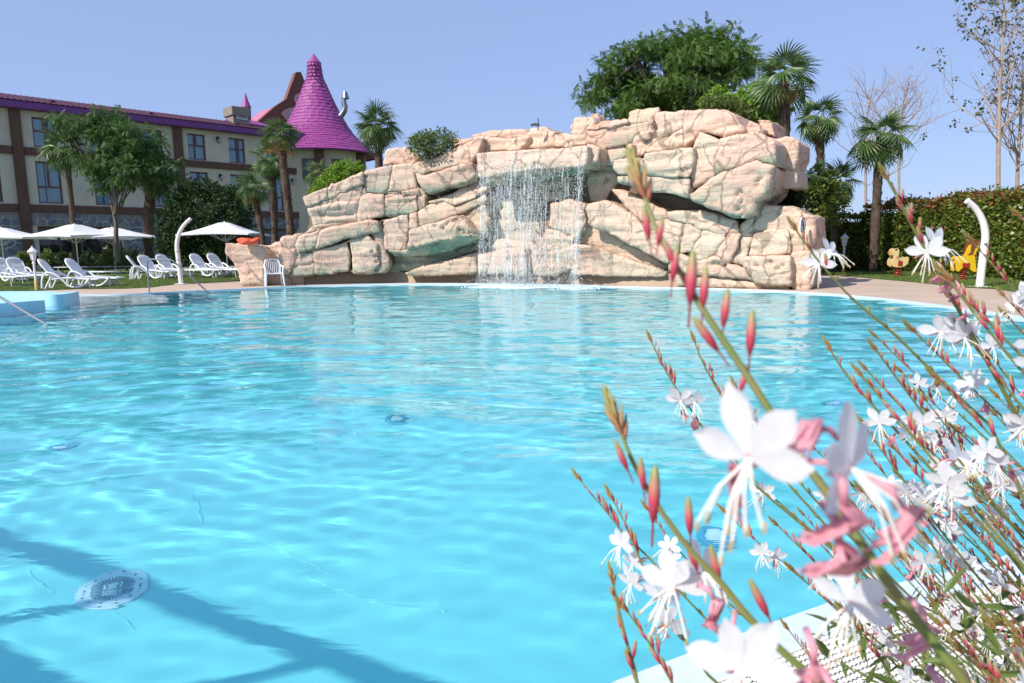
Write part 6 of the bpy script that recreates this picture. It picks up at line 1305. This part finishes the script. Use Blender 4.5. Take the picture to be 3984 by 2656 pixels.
# nearest stem, out of focus
H1 = [(1472, 425), (1490, 480), (1510, 535), (1560, 622), (1620, 720), (1690, 822), (1760, 930), (1830, 1040), (1900, 1130), (1962, 1222), (2040, 1340), (2140, 1470), (2220, 1568)]
W1 = hero_stem(0, H1, .25, .19, .00135)
part(0, 'bud_cluster', tipc_mesh, W1[-1] - (W1[-1] - W1[-3]) * .4, W1[-1] - W1[-3], .026)
for q in ((1512, 560, 1522, 495), (1490, 545, 1478, 470), (1545, 640, 1556, 560), (1585, 690, 1592, 575), (1615, 700, 1622, 612), (1662, 745, 1672, 662), (1645, 800, 1592, 728), (1722, 808, 1728, 712), (1552, 610, 1520, 545), (1700, 900, 1716, 840)): bud_px(0, *[a * 1.694 for a in q], .23)
def pf(pl, x, y, D, d, sc_=1, roll=0, hero=True, v=None): return flower(pl, PD(x * 1.694, y * 1.694, D), d, sc_, roll, hero, v)
def ps_(pl, x, y, D, d, sc_=1.0, v=0): return part(pl, 'spent_flower', SPENT[v % 4], PD(x * 1.694, y * 1.694, D), d, sc_)
pf(0, 1722, 1052, .158, (-.75, -.60, -.1), 1.08, .15, True, 0)
pf(0, 1955, 1075, .165, (.55, -.75, .05), 1.0, -.5, True, 2)
ps_(0, 1885, 1150, .165, (.25, -.5, -.9), 1.15, 1); ps_(0, 1990, 1090, .165, (.6, -.4, -.7), 1.1, 2); ps_(0, 1790, 1060, .16, (-.6, .1, -.2), .9, 3); ps_(0, 1900, 1060, .165, (.2, -.4, -.8), 1.2, 0); ps_(0, 1925, 1010, .18, (-.5, -.2, .3), .8, 2)
H2 = [(1418, 968), (1432, 1010), (1455, 1065), (1505, 1155), (1582, 1262), (1652, 1332), (1722, 1422), (1802, 1502), (1885, 1568)]
W2 = hero_stem(0, H2, .29, .25, .0014); part(0, 'bud_cluster', tipc_mesh, W2[-1] - (W2[-1] - W2[-3]) * .5, W2[-1] - W2[-3], .026)
for q in ((1500, 1190, 1505, 1070), (1478, 1120, 1470, 1050), (1585, 1222, 1580, 1140), (1652, 1335, 1632, 1252), (1762, 1410, 1722, 1330), (1600, 1305, 1575, 1240), (1440, 1075, 1412, 1010)): bud_px(0, *[a * 1.694 for a in q], .275)
pf(0, 1545, 1345, .30, (-.5, -.8, .15), 1.02, .1, True, 1); pf(0, 1612, 1310, .30, (.5, -.6, .3), .9, .3, True, 3); ps_(0, 1640, 1370, .29, (-.2, -.3, -.9), 1.0, 1); ps_(0, 1690, 1400, .28, (-.2, -.3, -.9), 1.0, 2); ps_(0, 1600, 1340, .29, (.4, -.3, -.3), 1.0, 3)
pf(0, 1700, 1535, .20, (-.4, -.8, .3), 1.0, .1, True, 4); ps_(0, 1850, 1440, .20, (.1, -.4, -.9), 1.1, 0); ps_(0, 1885, 1530, .19, (.2, -.3, -.9), 1.1, 1); pf(0, 1955, 1385, .225, (-.75, -.5, -.1), 1.0, .2, True, 0); ps_(0, 2085, 1370, .23, (.4, -.3, -.8), 1.1, 2); ps_(0, 2130, 1530, .21, (.3, -.3, -.9), 1.2, 3)
def auto_stem(pl, pts, D0, D1, r=.0011, nfl=None, nsp=None, nb=9, hero=False, caps=9):
    """pts: tip first, in overview pixels; dressed from the tip down: bud cluster, buds, flowers, spent flowers, capsules"""
    W_ = hero_stem(pl, pts, D0, D1, r)[::-1]; seg_ = [0]
    for i in range(len(W_) - 1): seg_.append(seg_[-1] + np.linalg.norm(W_[i + 1] - W_[i]))
    tot = seg_[-1]
    def at(s):
        i = min(len(W_) - 2, int(np.searchsorted(seg_, s, 'right') - 1)); u = (s - seg_[i]) / max(1e-9, seg_[i + 1] - seg_[i]); tq = W_[i] - W_[i + 1]; return W_[i] + (W_[i + 1] - W_[i]) * u, tq / np.linalg.norm(tq)
    p, tq = at(0); part(pl, 'bud_cluster', tipc_mesh, p - tq * .010, tq, rgf.uniform(.015, .022)); s = .012
    for i in range(nb):
        s += rgf.uniform(.004, .009)
        if s > tot: break
        p, tq = at(s); a = rgf.random() * 6.28; sd = np.array((math.cos(a), math.sin(a), .25)) * .35 + tq * .75 + np.array((0, 0, .35)); part(pl, 'bud', bud_mesh, p + sd * .004, sd, .006 + .007 * min(1, i / 6) * rgf.uniform(.8, 1.2))
    nfl = int(rgf.integers(1, 4)) if nfl is None else nfl; nsp = int(rgf.integers(0, 3)) if nsp is None else nsp
    for i in range(nfl):
        s += rgf.uniform(.006, .016)
        if s > tot * .97: break
        p, tq = at(s); d = np.array((rgf.normal() * .7 - .25, -.65 + rgf.normal() * .35, rgf.normal() * .2)); d /= np.linalg.norm(d); flower(pl, p + d * .016, d, rgf.uniform(.82, 1.05), rgf.normal() * .3, hero)
    for i in range(nsp):
        s += rgf.uniform(.005, .014)
        if s > tot * .97: break
        p, tq = at(s); d = np.array((rgf.normal() * .6, rgf.normal() * .6, -.5)); part(pl, 'spent_flower', SPENT[int(rgf.integers(0, 4))], p, d, rgf.uniform(.7, 1.0))
    for i in range(caps):
        s += rgf.uniform(.010, .024)
        if s > tot: break
        p, tq = at(s); a = rgf.random() * 6.28; d = tq + np.array((math.cos(a), math.sin(a), .3)) * .5; part(pl, 'seed_capsule', caps_mesh, p, d, rgf.uniform(.0055, .009))
A = auto_stem
A(3, [(2028, 392), (2060, 450), (2090, 510), (2142, 602), (2192, 695), (2252, 802), (2302, 892), (2352, 985)], .52, .55, .0014, 0, 0, 9)
pf(3, 2128, 580, .53, (-.45, -.85, .0), 1.05, .15, True, 0); pf(3, 2150, 565, .54, (.35, -.8, .3), 1.05, 0, True, 1); ps_(3, 2150, 600, .52, (.2, -.4, -.8), .9, 1); ps_(3, 2168, 625, .52, (.1, -.4, -.9), .9, 2); ps_(3, 2195, 645, .53, (.1, -.4, -.9), .9, 3); ps_(3, 2212, 700, .53, (.1, -.4, -.9), .7, 0)
A(1, [(1820, 515), (1850, 560), (1890, 612), (1960, 690), (2050, 762), (2120, 832), (2200, 910), (2300, 1000)], .62, .62, .0012, 0, 0, 6, False, 10)
pf(1, 1880, 605, .62, (-.5, -.8, 0), 1.0, .2, True, 2); pf(1, 1908, 580, .63, (.4, -.7, .3), .95, 0, True, 3)
A(1, [(1490, 770), (1510, 815), (1540, 872), (1580, 930), (1640, 1020), (1740, 1120), (1860, 1220), (2000, 1330), (2140, 1450)], .70, .68, .0011, 2, 2, 8)
A(1, [(1322, 1088), (1350, 1125), (1385, 1165), (1430, 1222), (1500, 1290), (1600, 1400), (1700, 1500), (1790, 1568)], .62, .58, .0010, 2, 1, 8)
A(1, [(1398, 1130), (1425, 1180), (1452, 1240), (1480, 1310), (1530, 1400), (1590, 1500), (1640, 1568)], .55, .52, .0011, 3, 1, 7)
A(1, [(1402, 1310), (1412, 1360), (1430, 1440), (1462, 1560), (1480, 1640)], .42, .40, .0013, 0, 0, 8)
A(1, [(1425, 1385), (1460, 1430), (1500, 1490), (1540, 1560), (1580, 1640)], .50, .48, .0011, 0, 0, 9)
A(1, [(1590, 770), (1612, 830), (1650, 900), (1720, 1000), (1800, 1100), (1900, 1210), (2020, 1340), (2150, 1480)], .66, .64, .0011, 1, 1, 9)
A(2, [(1900, 790), (1935, 850), (1985, 910), (2060, 990), (2150, 1090), (2250, 1200), (2352, 1310)], .60, .58, .0012, 2, 1, 9)
A(2, [(1685, 880), (1710, 935), (1750, 1000), (1820, 1090), (1920, 1200), (2050, 1330), (2200, 1480)], .75, .70, .0011, 2, 1, 9)
A(2, [(1665, 1030), (1690, 1060), (1740, 1110), (1830, 1190), (1950, 1290), (2100, 1420), (2240, 1540)], .85, .80, .0011, 1, 1, 6)
A(2, [(1660, 1170), (1700, 1210), (1770, 1270), (1880, 1360), (2000, 1460), (2120, 1560)], .85, .82, .0011, 2, 1, 7)
A(2, [(1480, 1100 + 60), (1530, 1230), (1600, 1310), (1690, 1400), (1800, 1500), (1880, 1568)], .80, .75, .0010, 2, 1, 6)
pf(3, 2160, 760, .55, (-.25, -.95, .05), 1.02, .1, True, 4); pf(3, 2215, 775, .54, (.1, -.95, .0), 1.02, -.1, True, 1)
# the dense right side of the clump
def rand_stems(n, xr, yr, Dr, plc, seed, **k):
    rg = np.random.default_rng(seed)
    for i in range(n):
        x, y = rg.uniform(*xr), rg.uniform(*yr); D = rg.uniform(*Dr); sl = rg.uniform(.85, 1.25); bend = rg.uniform(20, 70); n_ = 8; P = []
        for t in np.linspace(0, 1, n_): P.append((x + 620 * t - bend * math.sin(math.pi * t) * .5, y + 620 * sl * t + bend * math.sin(math.pi * t) * .35 - 25 * math.sin(t * 3)))
        A(plc[i % len(plc)], P, D, D * rg.uniform(.9, 1.05), rg.uniform(.0009, .0013), **k)
rand_stems(9, (2040, 2352), (470, 760), (.5, .8), (3, 4), 1)
rand_stems(14, (1960, 2352), (760, 1050), (.5, .95), (3, 4, 2), 2)
rand_stems(16, (1760, 2300), (950, 1300), (.55, 1.05), (2, 3, 5), 3)
rand_stems(14, (1700, 2300), (1150, 1480), (.6, 1.15), (5, 2, 4), 4)
rand_stems(14, (2050, 2352), (1100, 1500), (.4, .8), (5, 4), 5)
rand_stems(12, (1900, 2352), (900, 1400), (.7, 1.2), (2, 5, 3), 6)
# narrow leaves low on the plants
for i in range(260):
    pl = i % 6; b = np.array(plants[pl].location); x, y, D = rgf.uniform(1900, 2450), rgf.uniform(1350, 1700), rgf.uniform(.55, 1.1); p = PD(x * 1.694, y * 1.694, D); d = np.array((rgf.normal() * .8 - .3, rgf.normal() * .6, .5 + rgf.normal() * .4)); part(pl, 'leaf', leaf_mesh, p, d, rgf.uniform(.02, .045), rgf.normal())
# a bee on a flower
bp_ = PD(2152 * 1.694, 874 * 1.694, .66); t = empty('bee', bp_, 'small brown bee clinging to a white gaura flower', 'bee'); M_bee = pm('bee_brown', (.10, .05, .02), (.25, .14, .05), 900, .7)
MB().lathe([(.0005, -.006), (.0022, -.004), (.0026, -.001), (.0016, .001), (.0022, .003), (.0016, .005), (.0003, .006)], 10).build('body', M_bee, t, True)
for s in (-1, 1): MB().add([(0, 0, .002), (s * .004, .001, -.002), (s * .005, .001, -.005), (s * .001, .001, -.004)], [(0, 1, 2, 3)]).build('wing', pm('bee_wing', (.5, .48, .42), rough=.3), t)
